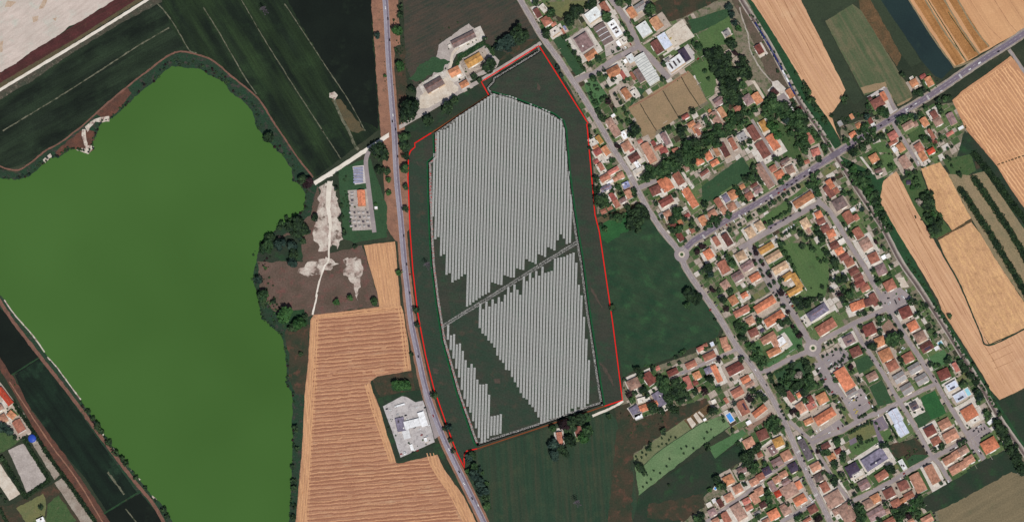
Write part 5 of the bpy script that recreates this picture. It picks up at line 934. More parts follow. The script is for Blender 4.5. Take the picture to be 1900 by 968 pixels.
# ---------------------------------------------------------------- vehicles
CARC = {'w':((226,226,226),'white'),'d':((36,36,42),'black'),'r':((140,34,36),'red'),'g':((120,122,126),'grey'),'b':((48,62,108),'blue'),'y':((196,176,96),'yellow'),'s':((176,178,182),'silver')}
plain('car_glass', (24,28,34), 0.15, 0.5); plain('tyre', (22,22,22), 0.9, 0.1)
def car_mesh(nm, col, L=4.3, Wd=1.8, van=False):
    plain('paint_'+nm, col, 0.3, 0.5); mb = MB(); h1, h2 = (0.85, 1.5) if not van else (1.1, 2.1); c0, c1 = (-L*0.42, L*0.18) if not van else (-L*0.48, L*0.30)
    prof = [(-L/2,0.35),(-L/2,h1*0.95),(c0,h1),(c0+0.35,h2),(c1-0.5,h2),(c1,h1),(L/2-0.2,h1*0.86),(L/2,h1*0.6),(L/2,0.35)]
    for a, b, mi in zip(prof, prof[1:], (0,0,1,0,1,0,0,0)):
        mb.face([(a[0],-Wd/2,a[1]),(b[0],-Wd/2,b[1]),(b[0],Wd/2,b[1]),(a[0],Wd/2,a[1])][::-1], mi)
    for sy in (-1, 1): mb.face([(x, sy*Wd/2, z) for x, z in (prof if sy > 0 else prof[::-1])], 0)
    for x in (-L*0.3, L*0.3):
        for sy in (-1, 1): mb.box(x-0.33, x+0.33, sy*Wd/2-0.12, sy*Wd/2+0.04, 0.0, 0.66, 2)
    return mb.mesh('car', ['paint_'+nm, 'car_glass', 'tyre'])
CARM = {k: car_mesh(v[1], v[0]) for k, v in CARC.items()}; CARM['V'] = car_mesh('van_white', (232,232,232), 5.6, 2.1, True)
CD = {'B1':"950,60,w 968,140,d 980,295,d 1005,845,w 1000,890,d 1025,950,d",'B2':"1040,200,d 1085,780,d",'B3':"1105,40,d 1130,115,r 1128,250,d 1190,715,d",'B4':"1300,190,r 1415,435,w 1490,600,d 1525,685,w 1585,795,d 1630,845,w 1085,460,w 1065,470,r 1150,455,d 1185,445,r 1098,187,d 1110,215,w 1130,280,s 1165,275,d 1200,290,w 1095,470,V 1090,455,s 1160,440,V 1215,330,r 1255,340,s 985,150,w 960,140,d 1040,180,s 1270,260,w 1240,130,d 1180,130,w",
'e':"150,740,w 50,800,d 130,780,d 285,655,d 375,590,d 450,550,w 640,430,d 590,460,w 690,400,w 990,250,w",'D1':"1570,465,V 1500,510,w 1710,380,d",
'g':"110,920,d 240,840,w 290,805,d 370,745,r 330,790,d 410,735,d 455,700,w 590,615,w 630,590,d 550,640,d 770,500,w 835,465,d 885,400,w 980,370,r 1050,330,r 1080,275,d 1135,270,d 1190,225,d 1285,175,d 1350,130,d 1340,100,w 965,320,d 1160,190,d 1120,640,d 1065,665,d 1035,690,d 1000,700,g 945,740,d 890,780,d 1160,750,w 1130,770,w 1100,780,s 1075,795,w 950,880,w 1560,630,d 1540,600,d",
'd':"1100,270,d 1115,300,d 1130,320,w 1140,345,w",'i':"205,510,d 305,790,r 280,580,d 360,705,d 380,740,g 435,810,d 1180,580,d 1200,610,r 1240,700,d 1270,745,r 1290,770,d 1320,830,d 1385,920,d 1375,880,w 1045,590,d 1090,560,d 1210,640,d 1245,720,w 860,320,w 480,240,g",
'j':"940,780,d 1065,790,r 1020,810,d 1030,835,d 1120,770,w 960,830,w 940,850,s 1100,760,s 1150,690,w 690,350,w 660,320,w",'k':"1020,495,d 1720,545,w 1850,720,d 1220,460,w 870,590,s",
'l':"1240,500,d 1285,650,r 1150,780,r 1075,655,V 1230,930,r 880,100,d 870,60,w 880,260,d 1215,600,w 1250,620,d 1300,590,g 1340,610,d 1190,560,s 1330,470,g",
'm':"220,650,d 250,690,d 335,745,d 430,830,w 780,845,d 600,540,w 620,550,s 570,590,w 805,740,d 880,740,d 960,870,d 900,920,d",
'n':"1315,760,d 1345,820,d 1430,700,d 1440,715,d 1400,615,d 1320,510,d 1745,435,d 1795,410,d 1740,440,r 1640,490,w 1530,450,w 1360,910,w 1405,950,d 1490,470,w 1450,480,d 1060,190,d 1170,200,d 1790,85,d 1750,130,w 1780,190,d",
'o':"1500,690,d 1530,660,d 1560,640,w 1590,670,d 1625,660,d 1555,695,d 1575,630,s 825,745,d 840,780,d 910,870,d 950,940,d 1150,370,d 1245,400,d 1245,540,d 1330,665,d 1055,110,d 1025,50,d 545,270,d 495,190,d 640,450,d 740,610,s 160,390,d 130,300,d 70,330,w 100,440,y 130,460,y 90,330,y 120,480,y 270,360,r 310,405,V 235,300,V 40,360,s 80,310,d 110,290,w 1650,730,d 1620,750,d 1590,770,d 1680,715,d 480,460,w 380,510,w 760,330,d 835,25,d",
'p':"1320,190,d 1345,250,d 1405,385,d 1360,340,w 1440,445,d 1400,680,w 1420,700,w 1410,655,s 1440,730,w 1295,460,d 1325,445,d 1330,485,d 1355,525,d 1310,790,w 1780,490,d 1830,470,d 1425,130,d 1440,140,d 1500,510,d",
'q':"905,80,d 950,155,d 945,285,d 910,305,d 470,555,d 715,580,d 1490,130,d 1505,165,d 1155,475,d 1200,490,w 1565,245,w 1230,125,d 1260,110,d 1290,95,w 640,460,w 440,575,w 880,320,s 1040,900,d 1030,865,d 1045,950,d 1560,130,w 1580,160,d 680,400,r",
'a':"1140,525,r 1085,560,w 1050,590,d 1430,835,w 1610,455,y 1075,560,w",'b':"35,695,r",'h':"700,100,g 720,140,w"}
for t_, s_ in CD.items():
    for q_ in s_.split():
        x_, y_, c_ = q_.split(','); p_ = mp(t_, float(x_), float(y_)); best = (1e9, 0, 0)
        for pts_, w_ in ROADS:
            for a, b in zip(pts_, pts_[1:]):
                dd = seg_dist(p_, a, b)
                if dd < best[0]: best = (dd, math.atan2(-(b[1]-a[1]), b[0]-a[0]), w_)
        an = best[1] if best[0] < best[2]*0.62 else best[1]+math.pi/2
        o = bpy.data.objects.new('van' if c_ == 'V' else 'car', CARM[c_]); C.objects.link(o); o.location = (*W2(p_), 0.4); o.rotation_euler = (0, 0, an+(math.pi if (int(x_)+int(y_)) % 3 == 0 else 0))
        REG.append((o, 'white delivery van' if c_ == 'V' else CARC[c_][1]+' car', 'van' if c_ == 'V' else 'car', p_))
# articulated lorry on the forecourt
p_ = mp('B4', 1058, 115); o_ = empty('lorry', (*W2(p_), 0.25), math.radians(16)); mb = MB(); mb.box(-6.3, 8.2, -1.25, 1.25, 1.1, 3.9, bottom=True); mb.build('trailer', 'roof_white', o_)
mb = MB(); mb.box(-9.3, -7.2, -1.2, 1.2, 0.6, 3.1); mb.box(-9.0, -7.3, -1.1, 1.1, 3.1, 3.6); mb.build('cab', 'paint_white', o_); mb = MB(); mb.box(-7.2, -6.2, -0.9, 0.9, 0.6, 1.1); mb.build('coupling', 'apparatus_dark', o_)
for x in (-8.6, 3.5, 5.0, 6.5):
    for sy in (-1, 1): mb = MB(); mb.box(x-0.5, x+0.5, sy*1.2-0.18, sy*1.2+0.18, 0.03, 1.05); mb.build('wheel', 'tyre', o_)
tag(o_, 'long white articulated lorry parked on the filling station forecourt', 'lorry')
# ---------------------------------------------------------------- trees
leafmat('leaf_dark', (32,48,34), (64,86,56), (28,42,34)); leafmat('leaf_mid', (40,66,42), (76,102,64), (36,58,40)); leafmat('leaf_light', (46,82,44), (68,100,56), (42,72,42))  # dark and mid: second tone brightened to paint in top-lit leaves, random per leaf
leafmat('leaf_blue', (40,58,52), (64,84,74), (32,48,46)); leafmat('leaf_pale', (128,118,112), (166,156,148), (104,100,92)); leafmat('leaf_purple', (38,26,32), (62,42,46), (34,30,32))
plain('bark', (92,78,64), 0.95, 0.05)
def crown_geo(seed, n=300, flatten=0.85, size=0.30, tall=False):
    r = random.Random(seed); lobes = [((0, 0, 0), 0.72)]
    for k in range(7):
        a = r.uniform(0, 6.28); q = r.uniform(0.35, 0.62); lobes.append(((q*math.cos(a), q*math.sin(a), r.uniform(-0.25, 0.45)), r.uniform(0.30, 0.46)))
    vs, fs = [], []
    for k in range(n):
        c, rad = lobes[r.choices(range(len(lobes)), [l[1]**2 for l in lobes])[0]]
        d = Vector((r.gauss(0, 1), r.gauss(0, 1), r.gauss(0.25, 1))).normalized(); q = rad*r.uniform(0.72, 1.04)
        p = Vector(c)+d*q; nn = (d+Vector((r.uniform(-.7, .7), r.uniform(-.7, .7), r.uniform(-.3, .7)))).normalized()
        u = nn.orthogonal().normalized(); u.rotate(__import__('mathutils').Quaternion(nn, r.uniform(0, 6.28))); v = nn.cross(u); s = size*r.uniform(0.6, 1.15)/2
        b = len(vs); bend = nn*s*0.35
        for x, y in ((-1, -0.7), (1, -0.7), (0.8, 0.8), (-0.8, 0.8)):
            w = p+u*s*x+v*s*y-bend*abs(x); z = (w.z*flatten if not tall else w.z*1.7)+1.25*(1 if not tall else 1.5); vs.append((w.x, w.y, max(0.25, z)))
        fs.append((b, b+1, b+2, b+3))
    return vs, fs
def trunk_geo(seed):
    r = random.Random(seed); mb = MB(); vs, fs = [], []
    def limb(a, c, ra, rc, n=6):
        a = Vector(a); c = Vector(c); d = (c-a).normalized(); u = d.orthogonal().normalized(); v = d.cross(u); b = len(vs)
        for p, q in ((a, ra), (c, rc)):
            for k in range(n): t = 6.283*k/n; vs.append(tuple(p+(u*math.cos(t)+v*math.sin(t))*q))
        for k in range(n): fs.append((b+k, b+(k+1) % n, b+n+(k+1) % n, b+n+k))
    limb((0, 0, -0.05), (0, 0, 0.75), 0.085, 0.06)
    for k in range(4):
        t = k*1.6+r.uniform(0, .6); limb((0, 0, 0.6), (0.4*math.cos(t), 0.4*math.sin(t), 1.2), 0.045, 0.02, 5)
    return vs, fs
KIND = {'d':('leaf_dark','dark green'),'m':('leaf_mid','mid green'),'L':('leaf_light','bright green'),'B':('leaf_blue','blue green'),'P':('leaf_pale','pale silvery'),'V':('leaf_purple','purple')}
CROWNS = {}
for k_, (mt_, _) in KIND.items():
    for j_ in range(4 if k_ in 'dm' else 2):
        v_, f_ = crown_geo(hash(k_) % 7*0+ord(k_)*10+j_, 320); CROWNS[(k_, j_)] = mesh_of('crown', v_, f_, mt_)
TRUNKS = [mesh_of('trunk', *trunk_geo(40+j_), 'bark') for j_ in range(3)]
TD = {
'a':"25 40 40;160 410 55;210 170 55 m;360 440 35;490 170 70;430 260 70;560 130 50;640 90 45;700 50 50;800 10 30;860 210 65 m;1040 305 35 m;1095 410 40 m;1140 465 40 m;1160 270 35 m;1010 30 50;1120 20 50 m;1370 100 65 m;1340 160 50;290 810 35 B;330 890 30 B;425 555 28;480 620 32;535 695 32 m;550 745 30;590 810 28;660 755 35;760 690 45;735 700 30;1530 755 38;1890 520 35 m;1000 575 25;930 610 22;940 940 40;1095 945 35 m;700 930 45 m;770 870 30;830 830 30;850 900 30 m;1520 940 40",
'b':"40 550 55 m;20 600 40 m;425 545 65;470 635 35 V;165 650 55;240 620 60;300 600 45;200 730 60;270 700 60;330 700 50;240 800 60;310 790 65;380 770 55;290 880 60;360 870 65;430 850 60;330 950 60;420 940 60;480 880 40;545 700 55;520 760 40;560 860 65;620 900 50;590 780 35;640 850 35;115 840 30 m;160 940 25 m;970 840 22;1190 870 25 m;1270 960 20;390 90 50 B;430 180 45 B;470 280 45 B;500 340 45 L",
'c':"730 265 40 m;755 360 38;665 160 28;690 205 22;810 230 35 m;850 200 25;875 250 38 V;960 165 25;985 215 22;1020 260 25;650 50 20;755 105 22;720 60 18;790 430 38;835 430 30;820 470 28;960 350 30;1065 340 30;1095 390 30 m;1115 480 35 m;1185 590 75;1150 640 45;1000 450 25;660 540 25;720 600 18;670 650 25;660 790 22;985 770 35 V;1020 825 32;880 590 20;935 670 22;1040 490 20;1590 560 30;1540 580 30;1720 440 25;1870 370 40;1725 610 60;1760 660 45;1760 480 25;1790 560 30;1170 220 30 m;870 80 25;1070 10 25;920 940 40 m;1540 890 35;1640 890 50;1720 850 60;1800 780 70 m;1850 850 60 m;1720 940 60;1790 920 60 m;1860 930 60;1870 740 60",
'd':"110 460 45 m;160 530 45 m;200 420 40 m;130 640 45;200 640 50 m;260 600 50 m;60 720 50;150 720 55 m;250 700 45;320 630 50 m;320 570 45;380 540 50 m;440 480 50 m;370 590 45;430 410 50 m;510 410 50;560 400 45 m;480 450 40;540 500 40 m;590 480 40 m;640 390 40 m;700 340 40 m;560 320 35;360 225 45 m;370 280 35;480 210 50;430 130 60;350 100 65;450 60 70;540 60 50 m;380 30 70;300 160 30;850 240 50;840 320 55 m;920 280 60 m;990 290 60 m;1060 310 50;900 190 50;820 400 45 m;870 420 40 m;980 370 50 m;1040 420 45 m;1060 480 50 B;1150 420 60 m;1220 400 55 m;1280 420 50 m;1160 500 60 m;1230 500 65 m;1290 490 55;1260 570 60 m;1200 570 50;1290 540 40;1230 650 45 m;1260 720 55 m;1240 690 40;1280 760 35;1360 580 35 m;1400 620 40 m;1440 680 40 m;1450 640 35;1510 780 45 m;1530 830 35;1450 920 40;1140 235 30;1160 290 30;1340 230 40 m;1380 240 40;1400 290 30;1290 60 30;1330 120 30;1100 630 30 m;1850 840 60;1890 800 40;1720 220 30 m;1750 260 30;1770 200 30;1600 420 25;1760 570 30;1760 700 45 m;920 560 60 L;970 640 55 L;870 520 50 L;560 740 40;640 720 35;1230 940 45;950 930 40;650 790 25 m",
'e':"530 60 35;680 270 35;730 270 50;770 240 35;840 245 20;300 500 60 m;260 480 50 m;340 530 40 m;90 670 50 m;110 560 40 B;235 570 25;130 430 35 m;500 590 45 m;560 560 45 m;630 540 40 m;690 550 40 B;480 630 30;745 520 30 m;950 350 35;960 430 40 m;980 500 35;1030 340 40 m;1090 330 30;800 440 30 m;240 800 40;150 830 40;300 790 35;200 830 35;110 860 35;755 800 30;810 790 30 m;860 840 25;350 720 20;990 840 20;980 780 30;370 900 25;510 810 22;1110 900 25;60 920 50",
'f':"740 220 45;740 340 50;760 430 60;800 490 50;750 500 45;820 390 30;990 300 35 m;920 350 30;1030 380 40;1180 340 35;1190 400 35;920 300 25 m;1290 180 40;1340 170 50;1400 150 55 m;1450 110 60 m;1500 150 60 m;1560 90 60 m;1620 70 60 m;1500 60 55;1580 30 60 m;1680 40 55 m;1740 20 50 m;1860 90 40 m;1240 530 50;1290 580 60;1330 650 50;1220 620 70;1150 680 70;1230 720 70;1160 760 50;1300 680 60;1260 640 60;990 660 60 m;930 660 40;1050 640 35 m;840 800 35 m;790 740 25;830 640 25;1650 400 30;1680 610 60 m;1620 680 50;1710 790 50 m;1780 670 35;1730 560 30 m;1850 690 35;1620 800 40;1640 820 30;1440 500 30;1110 510 25;1510 640 25 B;1850 760 30;1780 930 30;1700 340 20;1220 190 12",
'g':"405 805 28;460 775 18;525 740 25;575 705 12;640 660 28;690 628 14;760 585 28;815 550 25;880 515 30;930 480 38 m;990 440 25;1045 400 30;1095 370 28;1155 330 30;1210 295 28;885 715 28;925 685 25;970 660 25;1010 630 28 m;1055 605 25 m;1105 580 25 m;1020 870 25;1065 840 25;1110 820 22;1160 790 28;960 940 30;820 715 22 V;1225 575 20;1080 470 25;1110 520 30;1120 545 25;1385 190 45 m;1430 240 45 m;1350 270 50 m;1440 140 35 m;1420 330 45 m;1430 410 45 m;1340 250 40;1620 215 30 V;1740 370 40 m;1570 440 30;1440 545 25;1370 590 22;1240 850 40;1310 890 35;1370 880 30;1450 850 50;1490 910 50;1430 780 35 m;110 510 40;240 550 22;120 600 30 m;390 630 45 m;230 680 50 m;290 670 45;170 740 45 m;260 740 40;120 790 25;590 200 50;650 190 50 m;720 200 45;690 110 40;680 60 40;480 310 35 m;520 370 40;550 440 40 m;690 445 25 V;780 250 30;760 390 25;1010 240 40 m;1060 190 40 m;1090 175 30 m;1230 30 40;1740 740 25;1800 820 25;1810 380 30;1840 440 30;1870 260 40 m;1840 180 40 m;1850 90 50 L;25 800 30;600 470 30",
'h':"265 155 40;170 185 20;400 195 38 m;130 265 35;240 275 22;180 430 22;250 580 45;600 270 42 m;680 250 30;700 350 40 m;720 420 35 m;650 440 30 L;645 115 25;845 158 15;770 195 15;1110 180 18;730 600 44 P;780 540 50;830 580 60;810 640 55;870 620 55;890 740 40 L;860 830 50 m;910 870 55;960 860 50;940 920 60;980 800 35;880 930 50;1200 280 35;1050 70 20;1090 100 20;60 330 50 m;90 400 50 m;130 460 50 L;150 540 45 m;190 600 45;30 300 40;230 680 40 m;280 760 40;330 830 40 m;380 910 40;60 690 30 B",
'i':"150 110 35 V;210 50 40 V;400 190 30;560 250 55 m;520 180 45 m;290 300 50;250 330 40;310 370 45 B;200 350 30 m;260 420 30;330 560 35 V;400 570 30;450 680 50;490 780 38 V;540 570 40;150 640 65;120 680 55;40 750 45 m;70 650 40;1385 40 38;1475 30 38;1510 85 38 m;1585 30 22 m;1670 140 45;1640 95 30 m;1560 190 22 L;1650 215 28 m;1600 230 22;1720 340 28;1770 230 55;1780 300 35 m;1725 435 35;1800 440 50;1880 430 50;1620 530 25;1690 515 18;1735 570 32;1840 540 22 m;1860 580 30;1600 650 38;1520 680 40;1455 670 40;1440 730 50;1360 740 50;1300 690 40;1360 680 35;840 130 32 V;820 65 28 V;775 135 20;815 210 20 V;835 250 25;900 220 25;920 255 25 V;895 330 25;985 350 30;1000 390 28 V;1050 470 28;1000 505 28;1140 440 38;1145 520 30;1130 590 40 V;1080 625 22;1165 750 30;1215 820 30 V;1105 675 20;650 740 22;795 670 20;870 915 40 m;790 800 30 m;1200 920 55;1120 940 40;1180 120 35 m;1230 200 35 m;1280 290 30 m;1140 30 45 m;1390 530 20;920 390 22;1820 620 40 V;1850 660 40;1890 740 45 m;640 930 30 m;780 520 35 m",
'j':"20 155 40;55 215 40 m;135 155 20;195 345 25;140 360 20;300 370 55;320 430 35 m;260 470 22;265 565 30;330 570 45;430 540 50 m;400 560 40;165 655 25;230 640 18;275 695 30;380 670 20 m;370 740 40 V;410 790 35;480 750 55 m;440 850 45 m;150 780 40;40 820 45;210 260 45 m;180 220 30;130 40 45 m;170 110 35;540 330 20;830 620 45 m;800 560 30;750 450 35;975 400 30 m;950 500 30 m;740 905 30;840 840 30;650 950 35;590 960 30;790 120 28 V;870 200 35 m;520 640 35;500 40 30;1250 830 40",
'k':"330 540 50;370 600 45;510 520 35;890 325 25;850 350 30 m;790 400 25;1070 390 22;180 660 25;240 830 45 V;300 820 40;395 790 50;450 840 35;270 900 40 m;640 680 60 m;660 760 60 m;680 840 60;640 640 40 m;700 900 50;780 690 55;800 760 55;830 820 55;880 830 50;760 800 50;930 860 45;1010 810 40;860 900 45;1190 650 50;1130 800 45 V;1290 430 35 V;1360 400 25;1560 420 40;1290 760 35 m;1440 660 25;1700 790 40;1640 880 45 V;1720 850 45;1770 830 35;1830 880 40;1630 240 35 L;1700 280 45 m;1750 330 45 m;1740 400 50 m;1810 470 45 m;1830 420 30;1500 40 50;1560 100 50 m;1560 170 50;1600 40 45 m;710 480 20 m;830 460 25;1130 300 25 m;530 790 20;1640 770 25 m",
'l':"100 165 50;180 140 40 m;150 230 50 m;190 270 55;200 210 45;245 375 35 L;320 390 45 m;290 440 45 m;350 460 50 m;350 520 50 m;430 570 50;410 610 40 m;165 540 38;640 140 35;690 105 40;765 165 28 V;800 215 35;845 265 42 V;845 405 28;1125 410 20;1180 375 20;1220 350 18;1255 320 20;1120 515 18;1170 490 16;1225 460 16;1275 430 18;1330 435 22;1370 515 20;1450 545 28;1600 440 30;1700 390 60;1780 70 45 m;1790 220 40;1640 290 22 L;1560 160 28;1580 215 25 V;1450 640 35 V;1460 690 30;1530 770 25;1545 805 25;1585 880 22;890 560 40;930 600 45;940 660 50;750 700 40;720 680 30;838 735 48 P;500 740 40;520 800 30;630 800 30 m;700 830 45 m;800 850 50;880 790 50;960 760 50 m;980 830 60 m;920 890 50 m;1020 860 50 m;600 890 50;640 940 50;1010 625 22;1055 685 20;1090 740 25;1115 810 25;1160 880 25;1190 920 25;1190 655 18;1220 630 18;1265 600 20;1320 580 20;1350 560 20;1240 740 25 m;1270 790 35 m;900 930 50",
'm':"320 210 50 m;320 260 35;350 340 40 m;450 180 28;515 280 22;240 530 60;250 490 45;180 420 30 L;440 430 60 m;520 420 60 m;560 390 50;500 470 55 m;470 510 40;540 480 40 m;625 285 25;670 345 20;710 420 20;750 480 22;740 160 25;825 185 22;920 340 30 m;980 390 35 m;930 730 35;1020 740 25;1130 700 40;1150 650 30;1160 790 25 m;95 290 22;120 345 22;90 135 28;160 135 30 m;240 85 28;530 130 25 B;570 680 35;590 740 25;980 750 30 m;1090 210 20;1050 140 18;1430 740 25",
'n':"265 240 60;700 80 40;760 50 50;810 40 40 m;870 80 35;720 190 18;750 130 30;520 150 35 B;500 230 30;950 340 45 m;990 380 55 m;1020 430 45;960 440 45 m;900 390 40 m;970 300 30 m;390 300 20;395 350 20;500 460 28;220 630 25;215 680 30;180 650 22;565 620 30;640 790 60;700 780 60;690 850 60;760 870 60 m;780 690 50;800 650 40;740 920 50 m;870 850 40 m;1000 895 28;1140 640 25;1060 185 20;1080 235 18;1105 285 18;1130 325 18;1155 200 25;1190 250 30 V;1240 240 35 V;1260 270 35;1350 110 40 m;1700 60 25;1700 130 20;1740 190 25;1770 255 18;1805 310 16;1845 380 18;1810 210 20;1720 590 50 m;1740 620 40;1560 720 40;1620 720 40 m;1700 850 50;1710 890 40 m;1790 740 45;1800 800 40 m;1520 660 30;1500 710 25 V;1530 830 20;1555 870 20",
'o':"130 70 25;155 110 25;195 185 22;215 225 16;265 300 22;300 350 22;345 440 28;150 530 22;185 520 20;220 505 20;40 715 20;70 700 20;100 685 22;130 665 22;160 650 22;190 635 22;220 620 22;255 605 22;295 590 24;350 600 20;385 660 18;160 790 35;180 830 25;240 820 20;275 805 18;310 790 18;110 885 14;145 870 16;540 790 32 m;430 860 40;480 850 35;1035 915 38;1110 880 35;1340 840 38;1390 810 35;1380 130 45;1350 160 35 m;1560 290 45 B;1650 165 25;1600 310 30;1800 660 60;1820 720 50;1550 360 30 m;1640 480 45 m;1680 510 35;1650 540 30 m;1810 830 30 m;720 420 22;805 470 15;900 440 15",
'p':"600 430 50 m;310 470 50;340 540 45 m;390 550 50;130 900 50;80 930 50 m;150 950 40;350 900 30;640 530 28;920 670 45 m;900 620 40;930 730 40 m;940 780 35 m;800 900 40;1510 930 50 V;1300 900 40 m;1260 920 40 m;1150 760 30;1100 700 30 m;1170 440 28;1290 350 30;1690 480 50;1640 420 40 m;1700 520 40;1780 420 45;1800 400 30;1530 260 20;1555 300 20;1570 390 30;1880 740 40;760 370 50 m;1500 510 22;230 590 30 L",
'q':"45 740 40 B;110 790 40;160 780 45 m;190 840 45 m;150 900 50;190 920 50 m;120 850 35;465 760 45;390 940 40;510 350 55;550 370 40;680 800 50;640 830 40;770 800 45 L;730 900 40 V;800 870 35;850 700 50 m;830 740 50 m;880 770 45;600 890 50;620 940 45 m;560 850 45 m;660 880 40;840 920 30;70 550 28;130 580 30;100 640 28;700 450 25 m;590 570 15 V;1380 30 35;1350 60 35;1040 110 35;1120 60 35;1520 240 22 L;1110 510 25;1890 20 50",
'D4':"1710 280 40;1740 320 45;1770 400 45;1800 450 45;1830 500 45;1850 550 45;1880 590 40;1580 50 40;1690 240 30;1560 20 35",
'D3':"1150 330 16;1120 400 20;1210 530 28 m;1240 560 25;1180 350 18;1530 780 20;1460 800 30;1500 850 30;1540 900 30;1430 760 28;1060 320 28;1350 420 20 m;1290 640 20 m",
'B1':"1060 60 25;1060 120 25;1140 655 30;1120 810 65;1110 860 55;1160 770 45;1400 800 50;1455 735 35;1270 890 40;1700 485 60;1830 320 55 B;1870 300 50 B;1890 280 40 B;1790 350 40 B;890 270 25 B;1010 150 10;1030 370 15;1680 290 20;1600 560 25;1640 590 20;1045 235 38 L;1060 490 35 L;945 560 14 L;1560 660 14",
'B2':"900 165 70;870 190 50;930 200 55;900 300 30;960 305 32;970 370 22 L;975 465 22 L;380 395 45 V;350 370 35;320 700 50;290 680 45 B;350 740 45;260 720 40;430 650 30;300 760 45;350 820 25;1095 130 40;1100 200 30;1090 60 40 m;1095 290 35 m;1100 420 25;1100 590 25;590 440 20;630 640 20;650 760 20;270 850 40 B;280 920 40;180 840 50 B;80 860 50 m;100 800 40;100 70 40;730 860 18;880 550 14 L;630 560 18;600 330 14",
'B3':"220 390 50 L;210 430 50 L;270 500 40;360 425 22;250 430 50 L;320 470 45 L;50 270 45 m;30 150 30 B;130 310 22;590 320 25 L;690 290 25 L;1170 375 28;1185 485 25;330 700 20;270 20 40 B;870 310 30 m;1090 920 45 L;1040 930 40 L;1050 100 25 L;1140 700 16;60 330 30",
'B4':"1310 40 28;1410 280 30 B;1390 285 20;1430 370 20;1450 450 22;1560 500 35 B;1590 480 30;1610 620 40 B;1640 680 45 B;1660 740 45 B;1680 790 40;1690 850 30 m;1600 570 30 m;1550 600 25 L;280 670 25;285 720 25;300 430 20;290 280 25;280 850 25;270 560 20;275 940 22",
'C1':"45 240 60;60 290 50;20 290 50 B;90 260 40;1650 410 35;1690 490 30;1700 540 28",
'C3':"1340 280 60;1300 260 45;1280 360 35;740 360 25;910 810 35;1270 680 20;1240 700 20;1330 290 50;1490 450 14",
'C4':"1030 140 45;1090 150 30;710 195 20;380 260 50 V;420 270 50;300 280 30 m;300 400 45 B;310 460 40 B;320 500 30 B;370 440 40;420 370 45;500 220 45;450 220 40;520 350 45 L;560 310 45 m;540 200 30 m;400 480 25;1110 300 28;1005 430 22;1010 395 18;940 565 35;975 615 25;1440 420 40;1420 410 30;1650 395 25;910 490 9;955 460 9;920 510 9;950 495 9;985 475 9;1075 415 9;1100 395 9;1135 400 10;1150 365 9;1100 355 8;1165 345 8;1200 350 8;1280 415 8;1260 465 8;1155 505 8;1135 560 8;1085 610 8;1040 590 8;1020 655 8;990 680 8;960 710 8;1240 430 8;1330 430 8;1410 355 9;1430 310 9;1460 290 8;1480 350 8;1150 700 12",
'A4':"305 860 20;40 810 15;70 300 35 B;20 280 40 B;110 350 20;650 160 20;680 210 22;720 270 30;740 300 26;795 385 28;850 460 28;900 510 24;930 545 28;1000 640 20;1070 720 18;1200 880 26;1230 930 26;15 500 22;10 770 14",
'D2':"1420 340 22;620 180 45;660 170 40;700 130 35;740 110 35;790 90 35;860 60 35;600 90 40 m;720 160 35 m"}
ALL = []
for t_, s_ in TD.items():
    for q_ in s_.split(';'):
        a_ = q_.split(); k_ = TILES[t_][2]; p_ = mp(t_, float(a_[0]), float(a_[1])); r_ = float(a_[2])/k_*1.2; kd = a_[3] if len(a_) > 3 else 'd'
        if any(math.dist(p_, o[0]) < 0.42*(r_+o[1])*0.8 for o in ALL): continue
        ALL.append((p_, r_, kd))
rw_ = random.Random(99)
def tree_line(pts, n, spread, r0, r1, kinds):
    pp = resample(pts, 1.5)
    for k in range(n):
        q = rw_.choice(pp); p = (q[0]+rw_.gauss(0, spread), q[1]+rw_.gauss(0, spread)); r = rw_.uniform(r0, r1)
        if all(math.dist(p, o[0]) > 0.34*(r+o[1]) for o in ALL): ALL.append((p, r, rw_.choice(kinds)))
tree_line([(1196,330),(1222,318),(1250,308),(1275,296),(1300,276),(1330,254),(1355,238),(1380,224)], 110, 6, 5.5, 9, 'dmm'); tree_line([(1420,192),(1445,207),(1470,232),(1488,250),(1492,272)], 80, 8, 5.5, 9, 'dmm')
tree_line([(1340,100),(1335,130),(1350,160),(1362,185)], 60, 8, 6, 9.5, 'ddm'); tree_line([(1380,110),(1390,140)], 14, 4, 4, 7, 'd'); tree_line([(1490,160),(1510,190),(1530,225)], 22, 3, 3.5, 6, 'mmd')
tree_line([(1592,322),(1610,350),(1630,385)], 40, 6, 4, 7.5, 'mmdL'); tree_line([(1228,700),(1240,725),(1258,735),(1272,728)], 40, 7, 5.5, 9, 'dm'); tree_line([(1384,845),(1395,870)], 16, 6, 5.5, 9, 'd'); tree_line([(1480,705)], 22, 13, 4.5, 8, 'dm')
tree_line([(1395,650),(1405,670),(1415,682)], 14, 4, 4.5, 7, 'm'); tree_line([(1440,790)], 12, 6, 5, 8, 'm'); tree_line([(1590,945),(1600,965)], 16, 6, 4.5, 7.5, 'dm'); tree_line([(1690,945),(1705,930)], 18, 9, 4, 7, 'dmL')
tree_line([(1850,775),(1875,825),(1890,860)], 26, 4, 5, 8, 'd'); tree_line([(1720,365),(1728,395),(1738,430)], 30, 7, 4.5, 7.5, 'dm'); tree_line([(1115,345),(1118,380)], 16, 4, 4.5, 7, 'dm'); tree_line([(1180,395),(1175,415)], 18, 8, 6, 9, 'd')
tree_line([(535,425),(555,415),(560,440)], 24, 9, 4, 7, 'dmB'); tree_line([(1745,285),(1720,260)], 14, 16, 2.5, 4.5, 'dm'); tree_line([(1630,240),(1580,262)], 20, 6, 4, 7, 'dm'); tree_line([(890,870),(905,925)], 14, 3, 4, 6, 'Bm'); tree_line([(925,85),(955,75)], 16, 6, 5, 8, 'Bd')
